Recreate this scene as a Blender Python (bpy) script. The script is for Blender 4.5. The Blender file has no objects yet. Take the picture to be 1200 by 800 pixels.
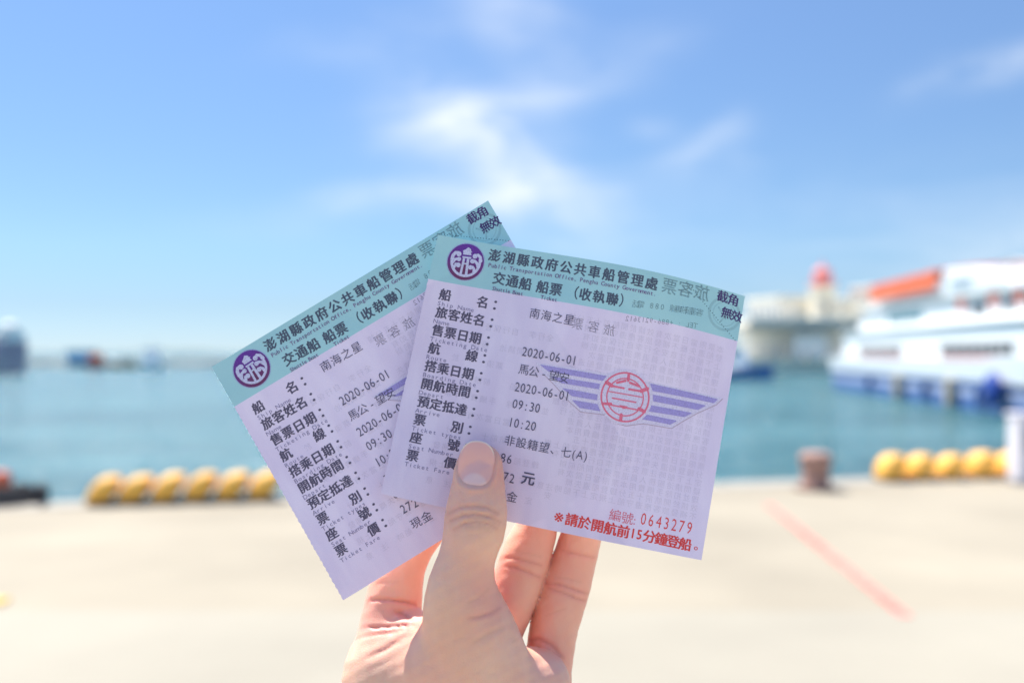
import bpy, math, random
import numpy as np
from mathutils import Vector, Matrix
random.seed(7)
SC = bpy.context.scene
COL = SC.collection
R = math.radians

# ------------------------------------------------------------------ camera
F = 1166.67                      # focal length in pixels of the 1200 px wide photograph
EYE = 1.5                        # the photographer's eye, metres above the quay
TILT = math.atan(13.0 / F)       # the horizon lies 13 px below the middle of the picture
cam_d = bpy.data.cameras.new("camera")
cam_d.lens = 35.0; cam_d.sensor_width = 36.0; cam_d.clip_start = 0.02; cam_d.clip_end = 20000
cam_d.dof.use_dof = True; cam_d.dof.focus_distance = 0.339; cam_d.dof.aperture_fstop = 6.2
cam = bpy.data.objects.new("camera", cam_d); COL.objects.link(cam)
cam.location = (0, 0, EYE); cam.rotation_euler = (math.pi / 2 + TILT, 0, 0)
SC.camera = cam

# ------------------------------------------------------------------ light
SUN_DIR = Vector((-0.35, 0.36, 0.87)).normalized()     # towards the sun: high, ahead and to the left
sun_d = bpy.data.lights.new("sun", 'SUN'); sun_d.energy = 4.2; sun_d.angle = R(0.53); sun_d.color = (1.0, 0.95, 0.87)
sun = bpy.data.objects.new("sun", sun_d); COL.objects.link(sun)
sun.rotation_euler = SUN_DIR.to_track_quat('Z', 'Y').to_euler()
SC.view_settings.view_transform = 'Standard'; SC.view_settings.look = 'None'
SC.view_settings.exposure = 1.07; SC.view_settings.gamma = 1.0
SC.cycles.use_denoising = True
SC.cycles.max_bounces = 8; SC.cycles.transparent_max_bounces = 12
SC.cycles.caustics_reflective = False; SC.cycles.caustics_refractive = False
SC.cycles.sample_clamp_indirect = 6

world = bpy.data.worlds.new("World"); SC.world = world; world.use_nodes = True
def build_world():
    nt = world.node_tree; N = nt.nodes; L = nt.links; N.clear()
    out = N.new('ShaderNodeOutputWorld'); bg = N.new('ShaderNodeBackground')
    sky = N.new('ShaderNodeTexSky'); sky.sky_type = 'NISHITA'; sky.sun_disc = False
    sky.sun_elevation = math.asin(SUN_DIR.z); sky.sun_rotation = math.atan2(SUN_DIR.x, SUN_DIR.y)
    sky.altitude = 0; sky.air_density = 1.0; sky.dust_density = 0.0; sky.ozone_density = 4.0
    bg.inputs['Strength'].default_value = 0.15
    tc = N.new('ShaderNodeTexCoord'); sep = N.new('ShaderNodeSeparateXYZ'); L.new(tc.outputs['Generated'], sep.inputs[0])
    def M(op, a, b=None, c=None, clamp=False):
        m = N.new('ShaderNodeMath'); m.operation = op; m.use_clamp = clamp
        for i, v in enumerate((a, b, c)):
            if v is None: continue
            if isinstance(v, (int, float)): m.inputs[i].default_value = v
            else: L.new(v, m.inputs[i])
        return m.outputs[0]
    ay = M('MAXIMUM', M('ABSOLUTE', sep.outputs[1]), 0.02)
    u = M('DIVIDE', sep.outputs[0], ay); w = M('DIVIDE', sep.outputs[2], ay)
    # high thin cloud: soft ellipses of sky torn up by noise
    comb = N.new('ShaderNodeCombineXYZ'); L.new(u, comb.inputs[0]); L.new(w, comb.inputs[1])
    n1 = N.new('ShaderNodeTexNoise'); n1.inputs['Scale'].default_value = 7.5; n1.inputs['Detail'].default_value = 9; n1.inputs['Roughness'].default_value = 0.6; n1.inputs['Distortion'].default_value = .8
    mp = N.new('ShaderNodeMapping'); mp.inputs['Rotation'].default_value = (0, 0, R(-24)); mp.inputs['Scale'].default_value = (.8, 2.4, 1); mp.inputs['Location'].default_value = (.37, .2, 0)
    L.new(comb.outputs[0], mp.inputs[0]); L.new(mp.outputs[0], n1.inputs['Vector'])
    n2 = N.new('ShaderNodeTexNoise'); n2.inputs['Scale'].default_value = 5.5; n2.inputs['Detail'].default_value = 6
    L.new(comb.outputs[0], n2.inputs['Vector'])
    sp2 = N.new('ShaderNodeSeparateColor'); L.new(n2.outputs['Color'], sp2.inputs[0])
    uu = M('ADD', u, M('MULTIPLY', M('SUBTRACT', sp2.outputs[0], 0.5), 0.10))
    ww = M('ADD', w, M('MULTIPLY', M('SUBTRACT', sp2.outputs[1], 0.5), 0.10))
    blobs = [  # px, py, half width, half height, turn, weight
        (560, 160, 95, 46, 30, 1.6), (630, 225, 80, 34, 22, 1.4), (530, 140, 90, 34, -12, .8), (670, 95, 100, 26, -28, .7),
        (600, 20, 60, 34, 35, 1.0), (440, 42, 90, 22, -12, .5), (500, 240, 160, 18, -5, .9), (815, 180, 44, 19, -25, 1.1),
        (760, 150, 20, 16, 0, .6), (862, 196, 22, 14, 0, .45), (1170, 80, 70, 16, -18, .95), (1160, 300, 190, 60, -8, .8),
        (690, 275, 40, 26, 0, .5), (880, 240, 200, 40, -6, .22)]
    total = None
    for bx, by, sx, sy, rot, wt in blobs:
        cu, cw = (bx - 600) / F, (413 - by) / F
        du = M('SUBTRACT', uu, cu); dw = M('SUBTRACT', ww, cw)
        c, s = math.cos(R(-rot)), math.sin(R(-rot))
        a = M('ADD', M('MULTIPLY', du, c * F / sx), M('MULTIPLY', dw, s * F / sx))
        b = M('ADD', M('MULTIPLY', du, -s * F / sy), M('MULTIPLY', dw, c * F / sy))
        d2 = M('ADD', M('MULTIPLY', a, a), M('MULTIPLY', b, b))
        g = M('MULTIPLY', M('EXPONENT', M('MULTIPLY', d2, -0.8)), wt)
        total = g if total is None else M('ADD', total, g)
    tex = M('MULTIPLY', M('SUBTRACT', n1.outputs['Fac'], 0.29), 2.6, clamp=True)
    mask = M('MULTIPLY', M('MULTIPLY', total, tex), 0.45, clamp=True)
    # thin cloud elsewhere in the sky (behind the photographer too)
    mix = N.new('ShaderNodeMix'); mix.data_type = 'RGBA'
    L.new(mask, mix.inputs['Factor']); 
    tint = N.new('ShaderNodeMix'); tint.data_type = 'RGBA'; tint.blend_type = 'MULTIPLY'; tint.inputs['Factor'].default_value = 1
    L.new(sky.outputs[0], tint.inputs['A']); 
    ramp = N.new('ShaderNodeValToRGB'); e = ramp.color_ramp.elements      # clear sea air: less glow low down than the model's
    for i, (pz, cz) in enumerate(((0, (.235, .32, .49)), (.045, (.25, .30, .395)), (.10, (.315, .36, .415)), (.18, (.355, .39, .435)), (.33, (.435, .455, .495)), (.55, (1, 1, 1)))):
        el = e[i] if i < 2 else e.new(pz)
        el.position = pz; el.color = (*cz, 1)
    L.new(sep.outputs[2], ramp.inputs[0]); L.new(ramp.outputs[0], tint.inputs['B'])
    L.new(tint.outputs['Result'], mix.inputs['A']); mix.inputs['B'].default_value = (3.3, 3.5, 3.75, 1)
    L.new(mix.outputs['Result'], bg.inputs['Color']); L.new(bg.outputs[0], out.inputs[0])
build_world()

# ------------------------------------------------------------------ helpers
def lin(r, g, b):
    return tuple(((c / 255) / 12.92 if c <= 10 else ((c / 255 + .055) / 1.055) ** 2.4) for c in (r, g, b))
CA, SA = math.cos(TILT), math.sin(TILT)
def cam_to_world(x, y, z):       # x right, y up, z forward, in metres (arrays or numbers)
    return x, z * CA - y * SA, EYE + z * SA + y * CA
def at(px, py, depth):           # a point seen at a pixel of the photograph, `depth` metres ahead
    return Vector(cam_to_world((px - 600) / F * depth, (400 - py) / F * depth, depth))
def ground(px, py, z=0.0):       # the point of the plane z seen at a pixel
    d = at(px, py, 1.0) - Vector((0, 0, EYE)); t = (z - EYE) / d.z
    return Vector((0, 0, EYE)) + d * t
def far(px, py, Y):              # the point seen at a pixel that lies at world distance Y
    d = at(px, py, 1.0) - Vector((0, 0, EYE)); return Vector((0, 0, EYE)) + d * (Y / d.y)

MATS = {}
def mat(name, col, rough=0.6, var=0.08, scale=4.0, bump=0.0, bscale=60.0, metal=0.0, spec=0.5, col2=None, coat=0.0):
    if name in MATS: return MATS[name]
    m = bpy.data.materials.new(name); m.use_nodes = True; nt = m.node_tree; N = nt.nodes; L = nt.links
    p = N['Principled BSDF']; p.inputs['Roughness'].default_value = rough; p.inputs['Metallic'].default_value = metal
    p.inputs['Specular IOR Level'].default_value = spec; p.inputs['Coat Weight'].default_value = coat
    tc = N.new('ShaderNodeTexCoord'); n = N.new('ShaderNodeTexNoise'); n.inputs['Scale'].default_value = scale; n.inputs['Detail'].default_value = 6
    L.new(tc.outputs['Object'], n.inputs['Vector'])
    cr = N.new('ShaderNodeValToRGB'); cr.color_ramp.elements[0].position = 0.3; cr.color_ramp.elements[1].position = 0.7
    a = tuple(c * (1 - var) for c in col); b = tuple(min(1, c * (1 + var)) for c in (col2 or col))
    cr.color_ramp.elements[0].color = (*a, 1); cr.color_ramp.elements[1].color = (*b, 1)
    L.new(n.outputs['Fac'], cr.inputs[0]); L.new(cr.outputs[0], p.inputs['Base Color'])
    if bump:
        n2 = N.new('ShaderNodeTexNoise'); n2.inputs['Scale'].default_value = bscale; n2.inputs['Detail'].default_value = 4
        L.new(tc.outputs['Object'], n2.inputs['Vector'])
        bp = N.new('ShaderNodeBump'); bp.inputs['Strength'].default_value = bump; bp.inputs['Distance'].default_value = 0.01
        L.new(n2.outputs['Fac'], bp.inputs['Height']); L.new(bp.outputs[0], p.inputs['Normal'])
    MATS[name] = m; return m

def tag(o, label=None, cat=None, group=None, kind=None):
    if label: o['label'] = label
    if cat: o['category'] = cat
    if group: o['group'] = group
    if kind: o['kind'] = kind
    return o
def empty(name, loc=(0, 0, 0), rz=0.0):
    o = bpy.data.objects.new(name, None); COL.objects.link(o); o.location = loc; o.rotation_euler = (0, 0, rz); o.empty_display_size = .1
    return o
def copy_tree(o, parent=None):
    c = o.copy(); COL.objects.link(c); c.parent = parent
    for ch in list(o.children): copy_tree(ch, c)
    return c

class MB:
    def __init__(s): s.v = []; s.f = []
    def add(s, v, f):
        n = len(s.v); s.v += [tuple(p) for p in v]; s.f += [tuple(i + n for i in q) for q in f]; return s
    def box(s, c, d, rz=0.0, top=1.0):
        cx, cy, cz = c; a, b, h = d[0] / 2, d[1] / 2, d[2] / 2; co, si = math.cos(rz), math.sin(rz); vs = []
        for z, k in ((-h, 1.0), (h, top)):
            for x, y in ((-a, -b), (a, -b), (a, b), (-a, b)):
                x *= k; y *= k; vs.append((cx + x * co - y * si, cy + x * si + y * co, cz + z))
        return s.add(vs, [(3, 2, 1, 0), (4, 5, 6, 7), (0, 1, 5, 4), (1, 2, 6, 5), (2, 3, 7, 6), (3, 0, 4, 7)])
    def prism(s, pts, y0, y1):   # outline in x-z, pushed through y
        n = len(pts); vs = [(x, y0, z) for x, z in pts] + [(x, y1, z) for x, z in pts]
        fs = [tuple(range(n))] + [tuple(range(2 * n - 1, n - 1, -1))] + [(i, i + n, (i + 1) % n + n, (i + 1) % n) for i in range(n)]
        return s.add(vs, fs)
    def lathe(s, prof, c=(0, 0, 0), seg=20):
        vs = []; fs = []; n = len(prof)
        for r, z in prof:
            for k in range(seg):
                a = 2 * math.pi * k / seg; vs.append((c[0] + r * math.cos(a), c[1] + r * math.sin(a), c[2] + z))
        for i in range(n - 1):
            for k in range(seg):
                k2 = (k + 1) % seg; fs.append((i * seg + k, i * seg + k2, (i + 1) * seg + k2, (i + 1) * seg + k))
        fs.append(tuple(range(seg - 1, -1, -1))); fs.append(tuple((n - 1) * seg + k for k in range(seg)))
        return s.add(vs, fs)
    def tube(s, a, b, r, seg=8, r2=None):
        a = Vector(a); b = Vector(b); d = (b - a).normalized(); q = d.to_track_quat('Z', 'Y'); vs = []
        for p, rr in ((a, r), (b, r2 if r2 is not None else r)):
            for k in range(seg):
                t = 2 * math.pi * k / seg; vs.append(p + q @ Vector((rr * math.cos(t), rr * math.sin(t), 0)))
        fs = [(k, (k + 1) % seg, seg + (k + 1) % seg, seg + k) for k in range(seg)] + [tuple(range(seg - 1, -1, -1)), tuple(range(seg, 2 * seg))]
        return s.add(vs, fs)
    def torus(s, c, Rr, r, seg=28, sg=10):
        vs = []; fs = []
        for i in range(seg):
            a = 2 * math.pi * i / seg
            for k in range(sg):
                b = 2 * math.pi * k / sg; q = Rr + r * math.cos(b)
                vs.append((c[0] + q * math.cos(a), c[1] + q * math.sin(a), c[2] + r * math.sin(b)))
        for i in range(seg):
            for k in range(sg):
                fs.append((i * sg + k, ((i + 1) % seg) * sg + k, ((i + 1) % seg) * sg + (k + 1) % sg, i * sg + (k + 1) % sg))
        return s.add(vs, fs)
    def blob(s, c, rad, e=2.0, shear=0.0, nu=20, nv=12, zmin=None):
        vs = []; fs = []
        sp = lambda t: math.copysign(abs(t) ** (2 / e), t)
        for j in range(nv + 1):
            ph = -math.pi / 2 + math.pi * j / nv
            for i in range(nu):
                th = 2 * math.pi * i / nu
                x = rad[0] * sp(math.cos(ph)) * sp(math.cos(th)); y = rad[1] * sp(math.cos(ph)) * sp(math.sin(th)); z = rad[2] * sp(math.sin(ph))
                z2 = c[2] + z
                if zmin is not None: z2 = max(zmin, z2)
                vs.append((c[0] + x + shear * z, c[1] + y, z2))
        for j in range(nv):
            for i in range(nu):
                i2 = (i + 1) % nu; fs.append((j * nu + i, j * nu + i2, (j + 1) * nu + i2, (j + 1) * nu + i))
        return s.add(vs, fs)
    def loft(s, rings, cap=True):
        n = len(rings[0]); base = []; fs = []
        for r_ in rings: base += list(r_)
        for i in range(len(rings) - 1):
            for k in range(n):
                k2 = (k + 1) % n; fs.append((i * n + k, i * n + k2, (i + 1) * n + k2, (i + 1) * n + k))
        if cap: fs.append(tuple(range(n - 1, -1, -1))); fs.append(tuple((len(rings) - 1) * n + k for k in range(n)))
        return s.add(base, fs)
    def build(s, name, m, parent=None, smooth=False, bevel=0.0, seg=2):
        me = bpy.data.meshes.new(name); me.from_pydata(s.v, [], s.f); me.update(); me.materials.append(m)
        if smooth: me.polygons.foreach_set('use_smooth', [True] * len(me.polygons))
        o = bpy.data.objects.new(name, me); COL.objects.link(o); o.parent = parent
        if bevel:
            b = o.modifiers.new('bevel', 'BEVEL'); b.width = bevel; b.segments = seg; b.limit_method = 'ANGLE'
        return o

# ------------------------------------------------------------------ the setting
WATER = -1.2
def m_concrete(name, c, var=0.15):
    m = mat(name, c, rough=0.9, var=var, scale=0.45, bump=0.5, bscale=40, spec=0.25); return m
concrete = m_concrete('quay_concrete', (0.338, 0.291, 0.214)); concrete2 = m_concrete('apron_concrete', (0.345, 0.308, 0.237), .11)
coping_m = m_concrete('coping_concrete', (0.355, 0.33, 0.28), .12)
E0 = ground(60, 588); E1 = ground(1000, 560.5)           # two points of the quay's edge
ed = (E1 - E0).normalized(); en = Vector((-ed.y, ed.x, 0))
def edge(s, off=0.0, z=0.0):                              # along the edge from the first point, off metres inland
    p = E0 + ed * s - en * off; return Vector((p.x, p.y, z))
def sheet(name, corners, z, m, kind='structure'):
    b = MB(); b.add([(c[0], c[1], z) for c in corners], [tuple(range(len(corners)))]); return tag(b.build(name, m), kind=kind)
A = edge(-300, .45); B = edge(300, .45)
sheet('ground', [(-300, -300), (300, -300), (B.x, B.y), (A.x, A.y)], 0.0, concrete)
p0 = ground(0, 716); p1 = ground(1200, 716)
sheet('pavement', [(-300, -300), (300, -300), (300, p1.y), (-300, p0.y)], 0.004, concrete2)
# coping along the edge of the quay, in cast lengths, and the quay wall below it
root = empty('quay_edge', (0, 0, 0)); tag(root, kind='structure')
first = None
s = -24.0
cm = MB().box((0, 0, -.24), (2.36, .448, .5)).build('coping_stone', coping_m, root, bevel=.02)
cm.location = edge(s + 1.2, .222); cm.rotation_euler = (0, 0, math.atan2(ed.y, ed.x))
for k in range(1, 22):
    c = cm.copy(); COL.objects.link(c); c.parent = root; c.location = edge(s + 1.2 + 2.4 * k, .222)
    c.location.z += random.uniform(-.002, .004)
qw = MB(); a0 = edge(-300, .46); a1 = edge(300, .46)
qw.add([(a0.x, a0.y, 0), (a1.x, a1.y, 0), (a1.x, a1.y, -6), (a0.x, a0.y, -6)], [(0, 1, 2, 3)])
qw.build('quay_wall', m_concrete('wet_concrete', (0.2, 0.19, 0.16)), root)

def water():
    m = bpy.data.materials.new('harbour_water'); m.use_nodes = True; N = m.node_tree.nodes; L = m.node_tree.links; p = N['Principled BSDF']
    p.inputs['Roughness'].default_value = 0.22; p.inputs['IOR'].default_value = 1.33; p.inputs['Specular IOR Level'].default_value = .5
    tc = N.new('ShaderNodeTexCoord'); mp = N.new('ShaderNodeMapping'); mp.inputs['Scale'].default_value = (.45, 1, 1)
    L.new(tc.outputs['Object'], mp.inputs[0])
    n = N.new('ShaderNodeTexNoise'); n.inputs['Scale'].default_value = 0.16; n.inputs['Detail'].default_value = 8; n.inputs['Roughness'].default_value = .65; L.new(mp.outputs[0], n.inputs['Vector'])
    cr = N.new('ShaderNodeValToRGB'); cr.color_ramp.elements[0].position = .32; cr.color_ramp.elements[1].position = .68
    cr.color_ramp.elements[0].color = (0.022, 0.098, 0.106, 1); cr.color_ramp.elements[1].color = (0.085, 0.215, 0.22, 1)  # pale and dark reflection patches put into the water's base colour
    L.new(n.outputs['Fac'], cr.inputs[0]); L.new(cr.outputs[0], p.inputs['Base Color'])
    w = N.new('ShaderNodeTexNoise'); w.inputs['Scale'].default_value = 1.1; w.inputs['Detail'].default_value = 6; L.new(mp.outputs[0], w.inputs['Vector'])
    b = N.new('ShaderNodeBump'); b.inputs['Strength'].default_value = 1.0; b.inputs['Distance'].default_value = 1.4
    L.new(w.outputs['Fac'], b.inputs['Height']); L.new(b.outputs[0], p.inputs['Normal'])
    sheet('water', [(-6000, -200), (6000, -200), (6000, 9000), (-6000, 9000)], WATER, m)
water()

# red line painted on the quay
def red_line():
    m = bpy.data.materials.new('worn_red_paint'); m.use_nodes = True; N = m.node_tree.nodes; L = m.node_tree.links; p = N['Principled BSDF']; p.inputs['Roughness'].default_value = .8
    tc = N.new('ShaderNodeTexCoord'); n = N.new('ShaderNodeTexNoise'); n.inputs['Scale'].default_value = 9; n.inputs['Detail'].default_value = 8; L.new(tc.outputs['Object'], n.inputs[0])
    cr = N.new('ShaderNodeValToRGB'); cr.color_ramp.elements[0].position = .38; cr.color_ramp.elements[1].position = .62
    cr.color_ramp.elements[0].color = (0.66, 0.12, 0.09, 1); cr.color_ramp.elements[1].color = (0.56, 0.27, 0.21, 1)
    L.new(n.outputs['Fac'], cr.inputs[0]); L.new(cr.outputs[0], p.inputs['Base Color'])
    a = ground(900, 591); b = ground(1062, 723); d = (b - a).normalized(); s = Vector((-d.y, d.x, 0)) * .038
    mb = MB(); mb.add([(*(a + s).xy, .008), (*(a - s).xy, .008), (*(b - s).xy, .008), (*(b + s).xy, .008)], [(0, 1, 2, 3)])
    tag(mb.build('painted_line', m), 'faded red painted line on the pale quay', 'painted line', kind='structure')
    q = ground(1, 706); tag(MB().box((q.x - .05, q.y, .012), (.16, .12, .016)).build('painted_mark', mat('yellow_paint', (.75, .45, .06)), bevel=.003), 'small yellow painted mark on the quay at the left', 'painted mark', kind='structure')
red_line()

# ------------------------------------------------------------------ things on the quay
yellow = mat('yellow_rubber', (0.93, 0.43, 0.05), rough=.6, var=.10, scale=7, bump=.3, col2=(0.95, .52, .09))
dark = mat('dark_rubber', (0.035, 0.033, 0.034), rough=.8, var=.2, bump=.5)
def bumper(w, h, lean):
    r_ = empty('yellow_bumper')
    MB().blob((0, 0, h * .47), (w * .5, .17, h * .53), e=2.8, shear=lean, nu=24, nv=14, zmin=.022).build('bumper_body', yellow, r_, smooth=True)
    MB().box((0, 0, .011), (w * .98, .30, .022)).build('base_plate', dark, r_, bevel=.003)
    for sx in (-1, 1):
        MB().lathe([(.014, 0), (.014, .012), (.008, .016)], (sx * w * .40, -.13, .022), 6).build('bolt', mat('galvanised', (.45, .45, .46), rough=.4, metal=.8), r_)
    return r_
def row(pxs, py, w, h, lean, labels, group):
    proto = bumper(w, h, lean)
    for i, x in enumerate(pxs):
        o = proto if i == 0 else copy_tree(proto)
        # where the view through this pixel column meets the line .28 m inland of the edge
        d = Vector(((x - 600) / F, 1.0, 0)); p = edge(0, .30)
        t = (p.x * ed.y - p.y * ed.x) / (d.x * ed.y - d.y * ed.x)
        o.location = (d.x * t, d.y * t, .012); o.rotation_euler = (random.uniform(-.04, .04), 0, math.atan2(ed.y, ed.x) + random.uniform(-.09, .09)); o.scale = (random.uniform(.96, 1.04), 1, random.uniform(.95, 1.05))
        tag(o, labels[i], 'bumper', group)
nth = ['first', 'second', 'third', 'fourth', 'fifth', 'sixth']
row([122, 159, 197, 235, 272, 309], 588, .27, .285, .55,
    ['yellow rounded bumper at the far left end of the left row on the quay edge'] + ['yellow rounded bumper, %s from the left in the left row on the quay edge' % n for n in nth[1:5]] + ['yellow rounded bumper half hidden by the left ticket, last of the left row'],
    'yellow bumpers left of the tickets')
row([1042, 1076, 1111, 1147, 1181], 558, .275, .30, .34,
    ['yellow rounded bumper nearest the rusty bollard in the right row'] + ['yellow rounded bumper, %s from the bollard in the right row' % n for n in nth[1:4]] + ['yellow rounded bumper beside the white post, last of the right row'],
    'yellow bumpers right of the bollard')

rust = mat('rusty_iron', (0.36, 0.19, 0.14), rough=.85, var=.3, scale=14, bump=.8, bscale=50, col2=(0.44, .26, .20))
g = ground(956, 573)
bo = empty('mooring_bollard', (g.x, g.y, 0)); tag(bo, 'rusty brown mooring bollard on the quay edge right of the tickets', 'bollard')
MB().lathe([(.17, 0), (.17, .02), (.16, .035), (.150, .10), (.150, .22), (.158, .27), (.172, .31), (.182, .345), (.17, .385), (.12, .405), (.04, .412)], (0, 0, 0), 28).build('bollard_post', rust, bo, smooth=True)
MB().lathe([(.23, 0.001), (.23, .018), (.20, .026)], (0, 0, 0), 28).build('bollard_flange', mat('dark_rust', (.10, .05, .035), rough=.9, var=.3, scale=18), bo)
for k in range(6):
    a = k * math.pi / 3; MB().lathe([(.017, 0), (.017, .014), (.01, .018)], (.205 * math.cos(a), .205 * math.sin(a), .025), 6).build('bolt', rust, bo)

g = ground(1196, 566)
wp = empty('white_post', (g.x + .06, g.y, 0)); tag(wp, 'pale grey service post standing at the right end of the yellow bumpers', 'post')
wpm = mat('grey_white_paint', (.80, .77, .79), rough=.5, var=.05)
MB().box((0, 0, .40), (.30, .26, .74)).build('post_body', wpm, wp, bevel=.02)
MB().box((0, 0, .015), (.40, .36, .03)).build('base_plate', mat('galvanised', (.45, .45, .46)), wp, bevel=.004)
MB().box((0, 0, .79), (.34, .30, .04)).build('post_cap', wpm, wp, bevel=.012)
MB().box((0, -.134, .52), (.20, .008, .28)).build('hatch', mat('hatch_grey', (.5, .5, .52)), wp, bevel=.003)

g = ground(0, 592)
rc_ = empty('rope_coil', (g.x - .03, g.y + .12, .0)); tag(rc_, 'black coil of thick mooring rope on the quay edge at the left', 'rope coil')
cm_ = MB()
pts = []
for k in range(200):
    t = k / 199; a = t * 2 * math.pi * 6.0; layer = int(t * 3); fr = t * 3 - layer
    rr = .34 - .05 * layer - .10 * fr * (1 if layer % 2 == 0 else .6)
    pts.append((rr * math.cos(a), rr * math.sin(a), .035 + .055 * layer + .005 * math.sin(a * 3)))
for p, q in zip(pts[:-1], pts[1:]): cm_.tube(p, q, .034, 8)
cm_.build('rope', dark, rc_, smooth=True)
MB().blob((.36, .02, .09), (.07, .10, .11), e=2.6).build('rope_splice', dark, rc_, smooth=True)
fl = MB().blob((0, 0, 0), (.085, .085, .10)).build('net_float', mat('orange_plastic', (.70, .13, .05), rough=.4), smooth=True)
fl.location = (g.x - .03, g.y + .10, .235); tag(fl, 'orange float resting on the black rope coil at the left', 'float')

# ------------------------------------------------------------------ boats
white = mat('white_ship_paint', (.88, .87, .84), rough=.35, var=.03, scale=.6)
cream = mat('cream_paint', (.80, .75, .63), rough=.7, var=.06)
navy = mat('navy_hull_paint', (.05, .11, .30), rough=.35, var=.15, scale=.8, col2=(.07, .15, .37))
lblue = mat('pale_blue_stripe', (.42, .48, .66), rough=.4, var=.05)
glass_d = mat('dark_window_glass', (.02, .025, .035), rough=.08, var=.02)
glass_t = mat('teal_window_glass', (.05, .20, .24), rough=.08, var=.02)
orange = mat('orange_canvas', (.78, .15, .05), rough=.6, var=.07, scale=.8)
tan = mat('tan_fender', (.52, .42, .28), rough=.8, var=.1)
steel = mat('grey_steel', (.45, .46, .47), rough=.4, var=.06)

def panes(parent, x0, x1, n, y, z0, z1, m, frame=None, d=.05):
    """a row of windows on the side at y that faces -y"""
    step = (x1 - x0) / n
    for i in range(n):
        cx = x0 + (i + .5) * step
        f = MB().box((cx, y, (z0 + z1) / 2), (step * .94, d, z1 - z0 + .10)).build('window', frame or white, parent, bevel=.015)
        MB().box((cx, y - d * .5 - .008, (z0 + z1) / 2), (step * .84, .02, z1 - z0)).build('pane', m, f)
def rail(parent, pts, h, n_rails=3, post_step=1.5, r=.025, name='railing'):
    mb = MB()
    for (a, b) in zip(pts[:-1], pts[1:]):
        a = Vector(a); b = Vector(b); L_ = (b - a).length; n = max(1, round(L_ / post_step))
        for i in range(n + 1):
            p = a.lerp(b, i / n); mb.tube(p, p + Vector((0, 0, h)), r, 6)
        for k in range(1, n_rails + 1):
            o = Vector((0, 0, h * k / n_rails)); mb.tube(a + o, b + o, r * .8, 6)
    return mb.build(name, white, parent)

def yship(px): return 16.9 / ((px - 600) / F - .1)
fdir = Vector((-.1, -.995, 0)).normalized()
fside = lambda Y: Vector((21 + (Y - 41) * .1, Y, WATER))
fperp = Vector((.995, -.1, 0))
o0 = fside(76) + fperp * 4.6
fy = empty('ferry', o0, math.atan2(fdir.y, fdir.x)); tag(fy, 'large white passenger ferry with navy hull and orange canopy moored at right', 'ferry')
X = lambda Y: (76 - Y) / .995
LEN = 47.0
def hull_ring(x, hw, z0, z1, flare=0.0, rise=0.0):
    return [(x, -hw - flare, z1 + rise), (x, -hw, z0), (x, hw, z0), (x, hw + flare, z1 + rise)]
def hw_at(x): return 4.6 if x < 30 else max(.15, 4.6 * math.sqrt(max(0, 1 - ((x - 30) / (LEN - 30)) ** 2)))
xs_ = [0, 5, 12, 20, 30, 34, 38, 41, 44, 46, 47]
lo = MB().loft([hull_ring(x + (0), hw_at(x), -.8, 1.32) for x in xs_]).build('hull', navy, fy)
up = MB().loft([hull_ring(x * 1.02 - .25, hw_at(x) + .12, 1.322, 2.35, .10, .0 if x < 30 else (x - 30) * .05) for x in xs_]).build('bulwark', white, fy)
MB().loft([hull_ring(x, hw_at(x) + .035, .66, 1.0) for x in xs_]).build('hull_stripe', lblue, lo)
MB().loft([hull_ring(x, hw_at(x) + .16, 1.24, 1.40) for x in xs_]).build('rubbing_strake', navy, lo, bevel=.03)
for px in (1057, 1119):
    xx = X(yship(px)); MB().box((xx, -4.86, .75), (.55, .35, 1.35)).build('fender', tan, fy, bevel=.08)
for px in (1022, 1088, 1152):
    xx = X(yship(px)); MB().box((xx, -4.82, .72), (.28, .28, 1.1)).build('fender', navy, fy, bevel=.08)
bb = MB().blob((X(43.2), -4.95, 1.1), (.75, .30, .75)).build('round_fender', mat('blue_fender', (.02, .06, .30), rough=.5), fy, smooth=True)
# main deck house and windows
MB().prism([(2.6, 2.36), (36, 2.36), (35.0, 4.02), (3.2, 4.02)], -4.45, 4.45).build('main_deckhouse', white, fy, bevel=.12, seg=3)
panes(fy, X(68.4), X(58.3), 8, -4.47, 2.62, 3.12, glass_d)
panes(fy, X(51.5), X(41.9), 9, -4.47, 2.60, 3.16, glass_d)
red_s = mat('faded_red_stripe', (.60, .22, .20), rough=.6)
MB().box(((X(68.4) + X(58.3)) / 2, -4.462, 2.44), (10.1, .03, .10)).build('red_stripe', red_s, fy)
MB().box(((X(51.5) + X(41.9)) / 2, -4.462, 2.44), (9.6, .03, .10)).build('red_stripe', red_s, fy)
MB().box((19.2, 0, 4.09), (33.8, 9.3, .13)).build('deck_slab', white, fy, bevel=.04)
# upper deckhouse
MB().prism([(X(70.5), 4.16), (X(38), 4.16), (X(39.4), 5.45), (X(69.2), 5.45)], -4.0, 4.0).build('upper_deckhouse', white, fy, bevel=.15, seg=3)
panes(fy, X(63), X(55.8), 6, -4.02, 4.55, 5.12, glass_t)
panes(fy, X(48.4), X(46.2), 2, -4.02, 4.55, 5.1, glass_d)
panes(fy, X(44.4), X(43.0), 1, -4.02, 4.6, 5.1, glass_d)
panes(fy, X(41.8), X(40.4), 1, -4.02, 4.6, 5.1, glass_d)
MB().box(((X(70) + X(38)) / 2, 0, 5.51), (32.2, 8.6, .11)).build('deck_slab', white, fy, bevel=.04)
MB().prism([(X(68.5), 5.57), (X(50.5), 5.57), (X(50.5), 6.0), (X(67.6), 6.0)], -3.9, 3.9).build('top_bulwark', white, fy, bevel=.08)
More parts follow.
